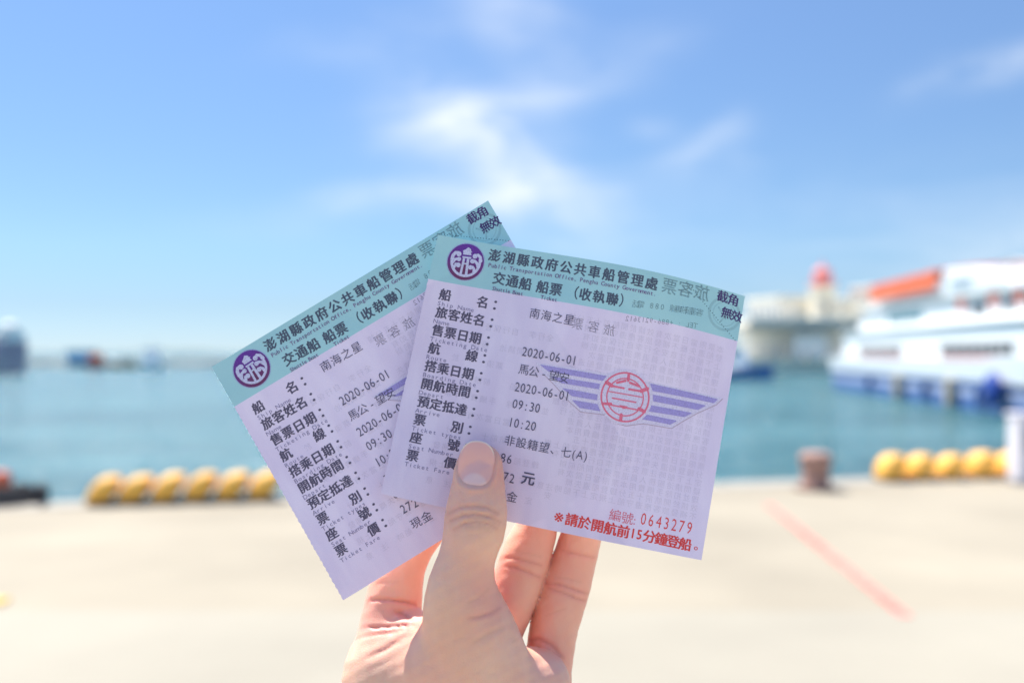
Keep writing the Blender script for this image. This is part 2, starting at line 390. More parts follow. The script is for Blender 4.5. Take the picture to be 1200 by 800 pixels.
# orange canopy over the top deck: bowed roof on stanchions
cp = MB(); rings = []
for x in np.linspace(X(65.5), X(52.3), 14):
    sag = .04 * math.sin((x - X(63)) * 2.1)
    rings.append([(x, -4.5, 6.06 + sag), (x, -4.45, 7.05 + sag), (x, -2.0, 7.35 + sag), (x, 0, 7.45 + sag), (x, 2.0, 7.35 + sag), (x, 4.45, 7.05), (x, 4.5, 6.06), (x, 4.4, 6.06), (x, 4.3, 6.95), (x, 0, 7.32), (x, -4.3, 6.95), (x, -4.4, 6.06)])
cp.loft(rings).build('canopy', orange, fy)
# wheelhouse, mast, radar, funnel
MB().prism([(X(51.6), 5.57), (X(42.5), 5.57), (X(43.2), 6.0), (X(47.2), 6.75), (X(51.6), 7.0)], -4.3, 4.3).build('wheelhouse', white, fy, bevel=.15, seg=3)
panes(fy, X(50.4), X(47.4), 3, -4.32, 5.95, 6.35, mat('pale_window_glass', (.35, .42, .46), rough=.1))
mast = MB(); mast.tube((X(48.2), 0, 6.6), (X(48.2), 0, 8.2), .10, 8, .05); mast.tube((X(48.2), -1.0, 7.8), (X(48.2), 1.0, 7.8), .04); mast.tube((X(48.9), 0, 6.6), (X(48.2), 0, 8.0), .05)
ms = mast.build('mast', steel, fy); MB().box((X(48.2), 0, 8.05), (.25, 1.5, .16)).build('radar', white, ms, bevel=.03)
MB().box((X(53.5), 2.2, 7.3), (1.6, 1.1, .8), top=.8).build('funnel', white, fy, bevel=.06)
rail(fy, [(X(67), -4.25, 5.57), (X(51.8), -4.25, 5.57)], .9)
for k in range(5):
    MB().tube((X(71.5) + k * 1.3 - .4, -3.4, 4.55), (X(71.5) + k * 1.3 + .4, -3.4, 4.55), .30, 12).build('life_raft', white, fy)
for yy in (49.6, 45.4, 42.5): MB().torus((0, 0, 0), .32, .075, 20, 8).build('lifebuoy', orange, fy).matrix_local = Matrix.Translation((X(yy), -4.1, 5.2)) @ Matrix.Rotation(math.pi / 2, 4, 'X')
rail(fy, [(X(75.5), -4.5, 2.36), (X(73.5), -4.5, 2.36)], 1.0)
rail(fy, [(X(70.3), -4.2, 5.57), (X(68.6), -4.2, 5.57)], 1.0)
rail(fy, [(X(44.3), -4.2, 5.57), (X(38.5), -4.2, 5.57), (X(38.5), 4.2, 5.57)], 1.0)
# stern block and ladder
MB().prism([(.4, 2.36), (3.0, 2.36), (3.0, 4.0), (2.0, 4.0)], -3.8, 3.8).build('stern_house', white, fy, bevel=.1)

def small_boat(name, p, rz, L_, W_, hullm, label, cat, cabin_h=1.5, cab_m=None, extra=None):
    t = empty(name, (p.x, p.y, WATER), rz); tag(t, label, cat)
    def hw(x): q = (x + L_ / 2) / L_; return W_ / 2 * (1 - max(0, (q - .55) / .45) ** 2.2 * .97)
    xs = np.linspace(-L_ / 2, L_ / 2, 12)
    def sheer(x): q = (x + L_ / 2) / L_; return .75 + .75 * q * q
    MB().loft([[(x, -hw(x), sheer(x)), (x, -hw(x) * .75, -.35), (x, hw(x) * .75, -.35), (x, hw(x), sheer(x))] for x in xs]).build('hull', hullm, t)
    MB().loft([[(x, -hw(x) - .04, sheer(x) + .14), (x, -hw(x) - .04, sheer(x) + .003), (x, hw(x) + .04, sheer(x) + .003), (x, hw(x) + .04, sheer(x) + .14)] for x in xs]).build('gunwale', white, t)
    c = MB().prism([(-L_ * .28, .9), (L_ * .16, 1.1), (L_ * .06, 1.1 + cabin_h), (-L_ * .26, 1.1 + cabin_h)], -W_ * .32, W_ * .32).build('cabin', cab_m or white, t, bevel=.06)
    for i in range(3):
        MB().box((-L_ * .19 + i * L_ * .1, -W_ * .32 - .01, 1.1 + cabin_h * .6), (L_ * .075, .03, cabin_h * .35)).build('window', glass_d, t)
    MB().box((-L_ * .1, 0, 1.14 + cabin_h), (L_ * .42, W_ * .74, .08)).build('cabin_roof', cab_m or white, t, bevel=.02)
    mb = MB(); mb.tube((-L_ * .05, 0, 1.15 + cabin_h), (-L_ * .05, 0, 2.6 + cabin_h), .05, 6, .03); mb.build('mast', steel, t)
    return t
small_boat('motor_boat', far(862, 443, 104), R(-48), 9.0, 2.6, navy, 'small white motor boat with navy hull just right of the front ticket', 'boat', 2.2)

# ------------------------------------------------------------------ harbour buildings on the right
stone = mat('harbour_wall_stone', (.70, .65, .54), rough=.9, var=.15, scale=.5)
beige = mat('beige_render', (.78, .70, .54), rough=.85, var=.07, scale=.5); pinkr = mat('pink_render', (.74, .50, .40), rough=.85, var=.08, scale=.5)
palew = mat('pale_render', (.82, .79, .70), rough=.85, var=.05, scale=.5); roofd = mat('dark_roof', (.38, .36, .30), rough=.8, var=.1)
redp = mat('red_paint', (.85, .26, .22), rough=.5, var=.06)
def wbox(name, m, parent, px0, px1, Y, z0, z1, depth, bevel=.0, off=0.0):
    x0 = (px0 - 600) / F * Y - parent.location.x; x1 = (px1 - 600) / F * Y - parent.location.x
    return MB().box(((x0 + x1) / 2, Y + depth / 2 + off - parent.location.y, (z0 + z1) / 2), (x1 - x0, depth, z1 - z0)).build(name, m, parent, bevel=bevel)
def zat(py, Y): return EYE + (413 - py) / F * Y
def house(name, label, cat, px0, px1, Y, py_top, z0, depth, m, roof='flat', rows=2, cols=4, wm=None, rz=-1.22):
    x0, x1 = (px0 - 600) / F * Y, (px1 - 600) / F * Y; w = x1 - x0; h = zat(py_top, Y) - z0
    t = empty(name, ((x0 + x1) / 2, Y, z0), rz); tag(t, label, cat)
    MB().box((0, depth / 2, h / 2), (w, depth, h)).build('wall', m, t)
    if roof == 'flat':
        MB().box((0, depth / 2, h + .2), (w + .6, depth + .6, .4)).build('roof', palew if m is not palew else beige, t, bevel=.05)
    else:
        r_ = w * .17
        MB().prism([(-w / 2 - .5, h), (w / 2 + .5, h), (0, h + r_)], -.4, depth + .4).build('roof', cream, t)
    for r in range(rows):
        for c in range(cols):
            cx = -w / 2 + w * (c + .5) / cols; cz = h * (r + .55) / rows
            f = MB().box((cx, -.03, cz), (w / cols * .55, .12, h / rows * .45)).build('window', palew, t)
            MB().box((cx, -.10, cz), (w / cols * .45, .04, h / rows * .37)).build('pane', wm or mat('grey_window', (.22, .24, .26), rough=.15), f)
    return t
pier = empty('pier', (40, 128, WATER)); tag(pier, kind='structure')
MB().box((0, 20, .2), (64, 40, 3.0)).build('pier_wall', stone, pier)
MB().box((0, 20, 1.76), (64.6, 40.6, .12)).build('pier_coping', palew, pier)
ZP = WATER + 1.82
for k in range(14):
    MB().lathe([(.35, 0), (.35, .3), (.2, .5), (.32, .8)], (-30.5 + 2.6 * k, .5, 1.82), 10).build('pier_bollard', roofd, pier)
# covered landing stage: roof slab on columns
shed = empty('landing_shed', ((935 - 600) / F * 132, 132, ZP)); tag(shed, 'long open landing shed with roof edge darkened for its shadow line, on columns at the harbour pier', 'shed')
w0, w1 = (880 - 935) / F * 132, (1003 - 935) / F * 132; hz = zat(386, 132) - ZP
for k in range(9):
    x = w0 + (w1 - w0) * k / 8; MB().box((x, 0, hz / 2), (.5, .5, hz)).build('column', cream, shed)
    MB().box((x, 5, hz / 2), (.5, .5, hz)).build('column', cream, shed)
MB().box(((w0 + w1) / 2, 3.5, hz + .35), (w1 - w0 + 1.5, 9.5, .7)).build('roof_shadow_edge', roofd, shed)  # edge slab coloured dark to stand for the roof's shadow line
MB().box(((w0 + w1) / 2, 3.5, hz + 1.1), (w1 - w0 + .8, 8.8, .8)).build('roof', cream, shed)
MB().box(((w0 + w1) / 2, 2.6, hz / 2), (w1 - w0, .2, hz)).build('back_wall', palew, shed)
k0 = (948 - 935) / F * 132
MB().box((k0, .6, 1.7), (4.2, 3.0, 3.2)).build('kiosk', palew, shed, bevel=.1)
house('harbour_office', 'pale low harbour office above the small motor boat, right of the front ticket', 'building', 862, 925, 150, 352, ZP, 10, palew, rows=2, cols=5)
house('pink_building', 'pinkish building behind the stern of the ferry', 'building', 990, 1032, 165, 338, ZP, 12, pinkr, rows=3, cols=4)
house('beige_building', 'beige block between the red topped tower and the ferry', 'building', 972, 996, 158, 352, ZP, 9, beige, rows=3, cols=3)
house('gabled_hall', 'large cream hall with a low gable roof behind the ferry', 'building', 1085, 1290, 120, 338, ZP, 24, cream, roof='gable', rows=2, cols=8, rz=-1.0)
Yt = 146; tw = empty('lighthouse_tower', ((964 - 600) / F * Yt, Yt, ZP)); tag(tw, 'beige harbour tower with a red lantern top rising behind the shed', 'tower')
ht = zat(336, Yt) - ZP
MB().lathe([(3.3, 0), (3.2, ht * .42), (2.6, ht * .46), (2.0, ht * .62), (1.65, ht - .8), (2.0, ht - .4), (2.0, ht)], (0, 0, 0), 20).build('tower_shaft', beige, tw)
MB().lathe([(1.15, ht), (1.15, ht + 1.6)], (0, 0, 0), 16).build('lantern_room', redp, tw)
MB().lathe([(1.3, ht + 1.6), (1.3, ht + 2.2), (1.0, ht + 2.6), (.25, ht + 3.0), (.1, ht + 3.8)], (0, 0, 0), 16).build('lantern_roof', redp, tw)
g_ = MB()
for k in range(12):
    a = k * math.pi / 6; g_.tube((1.9 * math.cos(a), 1.9 * math.sin(a), ht), (1.9 * math.cos(a), 1.9 * math.sin(a), ht + .9), .05, 5)
g_.torus((0, 0, ht + .9), 1.9, .05, 20, 6); g_.build('gallery_rail', redp, tw)
for k in range(3): MB().box((0, -2.25 + .12 * k, ht * (.2 + .25 * k)), (.7, .4, 1.1)).build('window', roofd, tw)
rk = MB()
for k in range(10):
    pass

# ------------------------------------------------------------------ far left: breakwater and boats
bw = empty('breakwater', (-60, 190, WATER)); tag(bw, kind='structure')
rings = []
for x in np.linspace(-90, 62, 60):
    j = lambda a: random.uniform(-a, a)
    rings.append([(x, -3 + j(.4), -.6), (x, -1.4 + j(.3), .9 + j(.25)), (x, 0 + j(.3), 1.3 + j(.2)), (x, 4, 1.3 + j(.1)), (x, 7, -.6)])
MB().loft(rings).build('rubble_bank', mat('breakwater_rock', (.20, .22, .20), rough=.95, var=.3, scale=1.2), bw)
far_land = MB(); rings = []
for k, x in enumerate(np.linspace(-1500, 500, 80)):
    h = 2 + 4 * math.sin(k * .21) ** 2 + random.uniform(0, 1.5); h *= max(.15, min(1, (80 - k) / 25))
    rings.append([(x, -60, -1), (x, -20, h * .7), (x, 0, h), (x, 80, h * .8), (x, 160, -1)])
fo = far_land.loft(rings).build('far_hills', mat('far_land', (.17, .22, .20), rough=1, var=.2, scale=.01)); fo.location = (0, 1700, WATER); tag(fo, kind='structure')

# bulk ship, bow cut by the frame
Ys = 128; ps = far(6, 437, Ys)
ws = empty('work_ship', (ps.x, ps.y, WATER), R(-24)); tag(ws, 'dark purple grey work ship with white bridge at the far left', 'ship')
dk = mat('purple_grey_hull', (.40, .34, .40), rough=.7, var=.2, scale=.6); mauve = mat('mauve_rust', (.50, .42, .45), rough=.8, var=.2)
hx = lambda x: 2.4 * (1 - max(0, (x - .4) / 2.4) ** 3 * .9)
MB().loft([[(x, -hx(x), 2.2), (x, -hx(x) * .8, -.3), (x, hx(x) * .8, -.3), (x, hx(x), 2.2)] for x in np.linspace(-14, 2.7, 14)]).build('hull', mauve, ws)
MB().box((-2.5, 0, 3.15), (8.6, 3.8, 1.9)).build('deckhouse', dk, ws, bevel=.1)
MB().box((.9, 0, 4.7), (2.5, 3.0, 1.1), top=.9).build('bridge', white, ws, bevel=.2); MB().blob((.9, 0, 5.7), (1.1, 1.1, .95), nu=20).build('bridge_dome', mat('dome_white', (.9, .87, .78)), ws, smooth=True)  # rounded dome added on the bridge so its top catches the sun
for k in range(3): MB().box((.2 + .7 * k, -1.49, 4.75), (.4, .10, .35)).build('window', glass_d, ws)
MB().box((.9, 0, 5.26), (2.4, 2.9, .08)).build('bridge_roof', white, ws, bevel=.04)
MB().tube((-2.4, 0, 4.3), (-2.4, 0, 6.4), .09, 6, .05).build('mast', steel, ws)
p = far(79, 436, 150); t = house('blue_shed', 'pale blue shed roofed low on the breakwater at left', 'shed', 62, 97, 186, 412, WATER + .9, 5, mat('pale_blue_sheet', (.55, .72, .92), rough=.6), rows=1, cols=2)
small_boat('red_boat', far(112, 434, 160), R(-72), 6.5, 3.0, mat('dark_red_hull', (.22, .04, .05)), 'orange and dark red fishing boat between the blue shed and white boat', 'boat', 1.3, mat('orange_cabin', (.75, .22, .08)))
small_boat('white_boat', far(178, 436, 150), R(-74), 5.0, 3.5, white, 'small white fishing boat moored by the breakwater, right of the red boat', 'boat', 2.2, white)
small_boat('tan_boat', far(146, 434, 165), R(178), 5.5, 1.8, mat('tan_hull', (.50, .38, .20)), 'low tan boat tied between the red boat and the white boat', 'boat', .45, tan)

# ================================================================== TICKETS
TW, TH = 370.0, 312.0            # ticket layout units (about one photograph pixel)
class Ticket:
    def __init__(s, tl, tr, bl, br, depth, bow=None):
        s.c = [np.array(p, float) for p in (tl, tr, bl, br)]; s.depth = depth; s.bow = bow or (lambda u, v: (0 * u, 0 * u))
    def pix(s, U, V):
        u = np.asarray(U, float) / TW; v = np.asarray(V, float) / TH; tl, tr, bl, br = s.c
        x = (1 - v) * ((1 - u) * tl[0] + u * tr[0]) + v * ((1 - u) * bl[0] + u * br[0])
        y = (1 - v) * ((1 - u) * tl[1] + u * tr[1]) + v * ((1 - u) * bl[1] + u * br[1])
        bx, by = s.bow(u, v); return x + bx, y + by
    def uv(s, x, y):             # photograph pixel -> layout units
        U, V = TW / 2, TH / 2
        for _ in range(12):
            a, b = s.pix(U, V); a1, b1 = s.pix(U + 1, V); a2, b2 = s.pix(U, V + 1)
            J = np.array([[a1 - a, a2 - a], [b1 - b, b2 - b]], float); d = np.linalg.solve(J, np.array([x - a, y - b], float)); U += d[0]; V += d[1]
        return float(U), float(V)
    def world(s, U, V, lift=0.0):
        px, py = s.pix(U, V); d = s.depth(np.asarray(U, float) / TW, np.asarray(V, float) / TH) - lift
        return np.stack(cam_to_world((px - 600) / F * d, (400 - py) / F * d, d), -1)
def bow_front(u, v):
    b = -7.5 * np.clip(np.sin(np.pi * np.clip(u, 0, 1) ** 1.55), 0, 1) * (1 - v) ** 1.0 + 1.6 * np.sin(np.pi * np.clip(u, 0, 1)) * np.clip(v, 0, 1)
    return 0 * u, b
def depth_front(u, v):
    return .340 - .0022 * np.sin(np.pi * np.clip(u, 0, 1)) + .011 * np.clip(u - .62, 0, 1) ** 1.7 * (1.25 - .7 * v) * 3.2 + .0010 * v * (1 - u) + .0007 * np.sin(u * 7 + v * 4) + .0010 * np.exp(-((u - .33) ** 2 + (v - .86) ** 2) / .018) + .0005 * np.sin(u * 15 - v * 9) * v * (1 - u)
def depth_back(u, v):
    return .3445 + .0015 * (u - .3) + .0010 * np.sin(v * 3.5 + u * 2) - .0010 * v + .0004 * np.sin(u * 11 + v * 6)
FRONT = Ticket((513, 275), (873, 347), (446, 578), (822, 656), depth_front, bow_front)
BACK = Ticket((248, 430), (572, 235), (402, 703), (728, 503), depth_back)

# --- flat print, laid out once in ticket units ---
_gl = {}
def glyph(ch, bold):
    k = (ch, bold)
    if k in _gl: return _gl[k]
    c = bpy.data.curves.new('glyph', 'FONT'); c.body = ch; c.size = 1; c.resolution_u = 2; c.offset = bold
    o = bpy.data.objects.new('glyph', c); COL.objects.link(o); bpy.context.view_layer.update()
    dg = bpy.context.evaluated_depsgraph_get(); me = bpy.data.meshes.new_from_object(o.evaluated_get(dg))
    n = len(me.vertices); co = np.empty(n * 3); me.vertices.foreach_get('co', co); co = co.reshape(-1, 3)[:, :2]
    fs = [tuple(p.vertices) for p in me.polygons]
    bpy.data.objects.remove(o); bpy.data.curves.remove(c); bpy.data.meshes.remove(me)
    _gl[k] = (co, fs); return _gl[k]

PRINTS = []                      # name, [(verts uv, faces, colour)], side (front / show-through), label
class Ink:
    def __init__(s, name, label=None, back=False): s.name, s.label, s.back, s.items, s.fine = name, label, back, [], False; PRINTS.append(s)
    def poly(s, pts, col): s.items.append((np.array(pts, float), [tuple(range(len(pts)))], col)); return s
    def strip(s, L_, col):       # list of (left point, right point)
        v = [];
        for a, b in L_: v += [a, b]
        s.items.append((np.array(v, float), [(2 * i, 2 * i + 1, 2 * i + 3, 2 * i + 2) for i in range(len(L_) - 1)], col)); return s
    def line(s, pts, w, col, cap=True):
        P = [np.array(p, float) for p in pts]; L_ = []
        for i, p in enumerate(P):
            d = (P[min(i + 1, len(P) - 1)] - P[max(i - 1, 0)]); d /= (np.linalg.norm(d) + 1e-9); n = np.array([-d[1], d[0]]) * w / 2
            L_.append((p + n, p - n))
        s.strip(L_, col)
        if cap:
            for p in (P[0], P[-1]): s.disc(p, w / 2, col, 10)
        return s
    def disc(s, c, r, col, n=24): return s.poly([(c[0] + r * math.cos(2 * math.pi * k / n), c[1] + r * math.sin(2 * math.pi * k / n)) for k in range(n)], col)
    def arc(s, c, r, w, a0, a1, col, n=40, cap=False):
        return s.line([(c[0] + r * math.cos(a0 + (a1 - a0) * k / n), c[1] + r * math.sin(a0 + (a1 - a0) * k / n)) for k in range(n + 1)], w, col, cap)
    def char(s, ch, cx, cy, size, col, bold=0.0, sx=1.0, mirror=False, base=False, adv=None):
        co, fs = glyph(ch, 0.0)
        if len(co) == 0: return s
        wide = ord(ch) > 0x2E00 and ch not in '‧'
        if wide: ox, oy = .5, .38
        else: ox, oy = (co[:, 0].min() + co[:, 0].max()) / 2, (.0 if base else .345)
        k = -1 if mirror else 1
        sh = [(0, 0)] if bold <= .008 else [(-bold, 0), (bold, 0), (0, bold * .6), (0, -bold * .6)]      # heavier strokes by overprinting
        for hx_, hy_ in sh:
            s.items.append((np.stack([cx + k * (co[:, 0] - ox + hx_) * size * sx, cy - (co[:, 1] - oy + hy_) * size], -1), fs, col))
        return s
    def run(s, text, p0, p1, size, col, bold=0.0, sx=1.0, base=False, mirror=False, tk=None):
        """characters evenly spaced between two photograph pixels (centres of first and last)"""
        a = np.array(FRONT.uv(*p0)); b = np.array(FRONT.uv(*p1)); n = len(text)
        for i, ch in enumerate(text):
            if ch == ' ': continue
            q = a + (b - a) * (i / max(1, n - 1)); s.char(ch, q[0], q[1], size, col, bold, sx, mirror, base)
        return s
def cpx(ox, oy, sc):             # crop pixel -> ticket units
    return lambda x, y: FRONT.uv(ox + x / sc, oy + y / sc)

K = lin(104, 97, 118); KH = lin(92, 102, 120); KL = lin(138, 130, 162); KV = lin(92, 88, 112); KP = lin(136, 112, 156); KC = lin(86, 70, 122)
RED = lin(238, 84, 80); REDT = lin(230, 112, 128)
t = Ink('printed_title', 'ticket title in bold characters'); t.run('澎湖縣政府公共車船管理處', (579.8, 299.4), (763.7, 331.9), 15.0, KH, .036)
t = Ink('printed_subtitle'); s_ = 'Public Transportation Office, Penghu County Government.'
t.run(s_, (573.5, 313.0), (767, 346.6), 6.8, KP, .012, 1.0, True)
t = Ink('printed_heading'); t.run('交通船', (584.9, 326.2), (615.8, 332.4), 15.2, KH, .036); t.run('船票', (636, 336.2), (651.5, 339), 15.2, KH, .036)
t.run('（', (670.5, 342), (670.5, 342), 16, KH, .01); t.run('收執聯', (686, 345.0), (717.6, 350.3), 15.0, KH, .036); t.run('）', (733.5, 352.8), (733.5, 352.8), 16, KH, .01)
t = Ink('printed_subheading'); t.run('Shuttle Boat', (578, 340.3), (611, 346.3), 6.6, KP, .012, 1.0, True); t.run('Ticket', (635, 350.6), (651, 353.4), 6.6, KP, .012, 1.0, True)
rows_ = [('船名', 2, 'Ship Name', 9.6), ('旅客姓名', 4, 'Name', 5), ('售票日期', 4, 'Ticketing Date', 14), ('航線', 2, 'Route', 5), ('搭乘日期', 4, 'Boarding Date', 13),
         ('開航時間', 4, 'Depart', 6), ('預定抵達', 4, 'Arrive', 6), ('票別', 2, 'Ticket types', 12), ('座號', 2, 'Seat Number', 11), ('票價', 2, 'Ticket Fare', 11)]
for k, (zh, n, en_, _) in enumerate(rows_):
    x0, y0 = 521.8 - 4.25 * k, 345.4 + 20.9 * k; x1, y1 = x0 + 43.9, y0 + 8.6
    Ink('printed_caption').run(zh, (x0, y0), (x1, y1), 14.4, K, .036).run('：', (x0 + 62.5, y0 + 11.8), (x0 + 62.5, y0 + 11.8), 16, K, .034)
    xs, ys = x0 - 7.6, y0 + 12.4; L_ = (len(en_) - 1) * 4.95
    Ink('printed_caption_small').run(en_, (xs, ys), (xs + L_ * .981, ys + L_ * .195), 7.3, KL, .006, 1.1, True)
def val(text, p0, p1, size, sx=1.0, bold=-.004, name='printed_value', col=KV): return Ink(name).run(text, p0, p1, size, col, bold, sx)
val('南海之星', (626.8, 367.2), (667, 374.6), 13)
val('2020-06-01', (614.8, 411.8), (673.2, 422.4), 15.2, .82)
val('馬公-望安', (614, 432.8), (661, 442.3), 13)
val('2020-06-01', (606.3, 453.2), (664.8, 463.8), 15.2, .82)
val('09:30', (603.6, 473.0), (630, 478), 15.2, .82)
val('10:20', (598.8, 494.6), (625.2, 499.2), 15.2, .82)
val('非設籍望、', (597.5, 516), (651.3, 526.6), 13).run('七', (663.4, 529.6), (663.4, 529.6), 13, KV).run('(A)', (672.5, 531.6), (686.5, 534), 13.5, KV, 0, .85)
val('86', (589.5, 536.2), (597, 537.8), 15.2, .82)
val('272', (585.5, 556.4), (600, 560.4), 15.2, .82)
val('元', (619.2, 560.2), (619.2, 560.2), 16, 1, .026)
val('現金', (586, 578.6), (600, 582), 13)
Ink('serial_caption').run('編號', (721, 603.4), (735.2, 606.8), 14.5, REDT, -.004).run(':', (743.8, 609.3), (743.8, 609.3), 14, REDT)
Ink('serial_number').run('0643279', (754.2, 607.6), (808, 618.2), 19.8, RED, -.004, .66)
Ink('printed_notice', 'red boarding notice').run('※', (655, 605.6), (655, 605.6), 19, RED, .012).run('請於開航前', (670, 608.8), (730.5, 622.3), 15.2, RED, .034).run('15', (741.8, 624.6), (749.3, 626.0), 15.5, RED, .03, .8).run('分鐘登船', (761, 628.2), (803, 637.2), 15.2, RED, .034).run('。', (820.5, 639), (820.5, 639), 14, RED, .01)
Ink('corner_caption').run('截角', (847.0, 347.4), (859.6, 351.4), 14, KC, .026).run('無效', (851.8, 366.6), (863.4, 370.6), 13.6, KC, .026)
# perforation dots across the corner
t = Ink('perforation_line'); a = np.array([TW - 68, 4.0]); b = np.array([TW - 3, 53.0])
for k in range(26): q = a + (b - a) * k / 25; t.disc(q, .55, lin(70, 90, 105), 8)

# round purple emblem with lighthouse and waves
q = cpx(520, 280, 15.385); em = Ink('round_emblem', 'purple round emblem with lighthouse and waves'); c0 = q(395, 415)
eh = Ink('emblem_halo'); PRINTS.insert(0, PRINTS.pop()); eh.disc(c0, 22.6, lin(176, 190, 224), 40)
nseg = 48; rr = 21.4
for k in range(nseg):
    a0, a1 = 2 * math.pi * k / nseg, 2 * math.pi * (k + 1) / nseg; am = (a0 + a1) / 2; f_ = .5 + .5 * math.sin(am)   # print runs from violet to maroon downwards
    col = tuple(x * (1 - f_) + y * f_ for x, y in zip(lin(112, 60, 160), lin(120, 62, 104)))
    em.poly([c0, (c0[0] + rr * math.cos(a0), c0[1] + rr * math.sin(a0)), (c0[0] + rr * math.cos(a1), c0[1] + rr * math.sin(a1))], col)
em2 = Ink('emblem_figure'); LT = lin(212, 212, 240); S = 1 / 15.385
em2.arc((c0[0] + .2, c0[1] - .3), 16.6, 3.0, R(-18), R(195), LT, 40, True)
for pts, w in (([(150, 360), (170, 290), (215, 245), (270, 250)], 62), ([(160, 420), (205, 365), (270, 355)], 50), ([(190, 500), (215, 450), (262, 455)], 52),
               ([(670, 400), (660, 330), (620, 290), (570, 305)], 58), ([(620, 520), (600, 440), (560, 400), (520, 400)], 52), ([(540, 610), (545, 540), (520, 505), (485, 510)], 50)):
    em2.line([q(*p_) for p_ in pts], w * S, LT)
for c_, r_ in (((275, 268), 46), ((275, 362), 40), ((262, 468), 44), ((565, 312), 44), ((518, 402), 42), ((482, 512), 42)): em2.disc(q(*c_), r_ * S, LT, 14)
for pl in ([(345, 210), (400, 185), (448, 150), (490, 182), (498, 225), (518, 240), (490, 246), (500, 298), (345, 278), (352, 258), (392, 225)],
           [(335, 308), (500, 328), (492, 362), (340, 340)], [(346, 345), (388, 350), (322, 640), (282, 628)], [(418, 352), (464, 360), (424, 655), (378, 648)], [(362, 428), (428, 436), (426, 466), (356, 458)]):
    em2.poly([q(*p_) for p_ in pl], LT)

# winged emblem
q = cpx(620, 400, 4.79); wg = Ink('wing_emblem', 'violet striped wings'); H = lin(230, 220, 242); VI = lin(176, 163, 222); BR = lin(196, 174, 192)
out_ = [(35, 118), (435, 180), (540, 160), (660, 225), (1085, 318), (1050, 352), (940, 400), (860, 445), (800, 485), (640, 458), (540, 470), (430, 408), (290, 392), (225, 335), (140, 240), (90, 190)]
wg.line([q(*p_) for p_ in [(90, 192), (140, 242), (225, 337), (290, 395), (428, 412), (500, 462), (545, 474), (640, 461), (800, 488), (864, 448), (942, 404), (1052, 355), (1086, 322)]], .9, BR)
wg.poly([q(*p_) for p_ in out_], H)
wg2 = Ink('wing_stripes')
for pl in ([(65, 132), (438, 196), (422, 220), (112, 168)], [(128, 198), (398, 240), (392, 266), (182, 232)], [(190, 264), (384, 300), (382, 328), (240, 304)], [(245, 330), (384, 354), (400, 390), (284, 370)],
           [(682, 238), (1058, 325), (1038, 344), (694, 276)], [(696, 300), (990, 360), (948, 382), (698, 334)], [(686, 360), (912, 402), (872, 422), (670, 390)], [(652, 410), (828, 446), (792, 464), (636, 434)]):
    wg2.poly([q(*p_) for p_ in pl], VI); wg2.line([q(*p_) for p_ in pl + pl[:1]], .9, VI, False)
q = cpx(695, 430, 10.667); rg = Ink('red_seal', 'red round seal between the wings'); c1 = q(400, 375); PK = lin(240, 124, 150); S = 1 / 10.667
rg.disc(c1, 31.5, H, 40)
rg2 = Ink('seal_figure'); rg2.arc(c1, 27.6, 2.0, 0, 2 * math.pi, PK, 60)
rg2.arc(c1, 21.2, 1.5, 0, 2 * math.pi, PK, 60)
for x0, y0, x1, y1, w in ((447, 95, 440, 165, 36), (600, 300, 680, 270, 44), (170, 190, 235, 232, 46), (120, 455, 225, 460, 34), (575, 520, 640, 555, 44), (352, 595, 345, 662, 40),
                          (300, 195, 405, 170, 30), (462, 195, 575, 238, 30), (240, 236, 385, 264, 24), (450, 276, 600, 302, 26), (190, 302, 612, 376, 14), (242, 386, 535, 440, 18), (118, 455, 612, 545, 18)):
    rg2.line([q(x0, y0), q(x1, y1)], w * S, PK)
rg2.poly([q(325, 472), q(435, 490), q(412, 520), q(372, 522)], PK)

# show-through of the backlit reverse print, painted on the front face as faint ink
BK = lin(60, 60, 90)
def show_through_run(text, p0, p1, size, bold=.01, sx=1.0, name='show_through_print'):
    t = Ink(name, back=True); t.run(text[::-1], p0, p1, size, BK, bold, sx, False, True); return t
show_through_run('旅客票', (784.6, 335.3), (822.3, 342.6), 19, .03)
show_through_run('TEL : +886-9213612', (735, 373), (815, 381.5), 8.5, .02)
show_through_run('客運服務專線 088 電話', (745, 356), (820, 366), 9, .01)
show_through_run('旅客票', (677, 379), (714, 386.5), 14, .02)
filler = '本票限當日當次有效請於開航前十五分鐘登船遺失概不補發旅客應遵守船上規定上下船時注意安全行李自行保管如有疑問請洽服務人員退票須於開船前辦理並扣除手續費用'
t = Ink('show_through_print', back=True); fi = 0
for r in range(24):
    for c in range(20):
        U = TW - 18 - c * 10.4; V = 68 + r * 9.8
        if V > 287 or (U < 175 + (r % 5) * 7) or (r in (5, 6) and c % 7 == 3): continue
        if r > 20 and U > 190: continue
        t.char(filler[fi % len(filler)], U + random.uniform(-.3, .3), V, 9.0, BK, .0, 1, True); fi += 1
t = Ink('show_through_print', back=True)
for r in range(10):
    for c in range(12):
        if random.random() < .35: continue
        U = 165 - c * 10.4; V = 96 + r * 20.9
        t.char(filler[fi % len(filler)], U, V, 9.0, BK, -.01, 1, True); fi += 1
t = Ink('show_through_stamp', back=True); cs = FRONT.uv(849, 368); t.arc(cs, 18, 3.0, 0, 2 * math.pi, BK, 40); t.arc(cs, 13.5, 1.0, 0, 2 * math.pi, BK, 30); t.line([(cs[0] - 8, cs[1] - 6), (cs[0] + 2, cs[1] + 5)], 2, BK); t.line([(cs[0] + 7, cs[1] - 8), (cs[0] - 3, cs[1] + 9)], 2, BK)

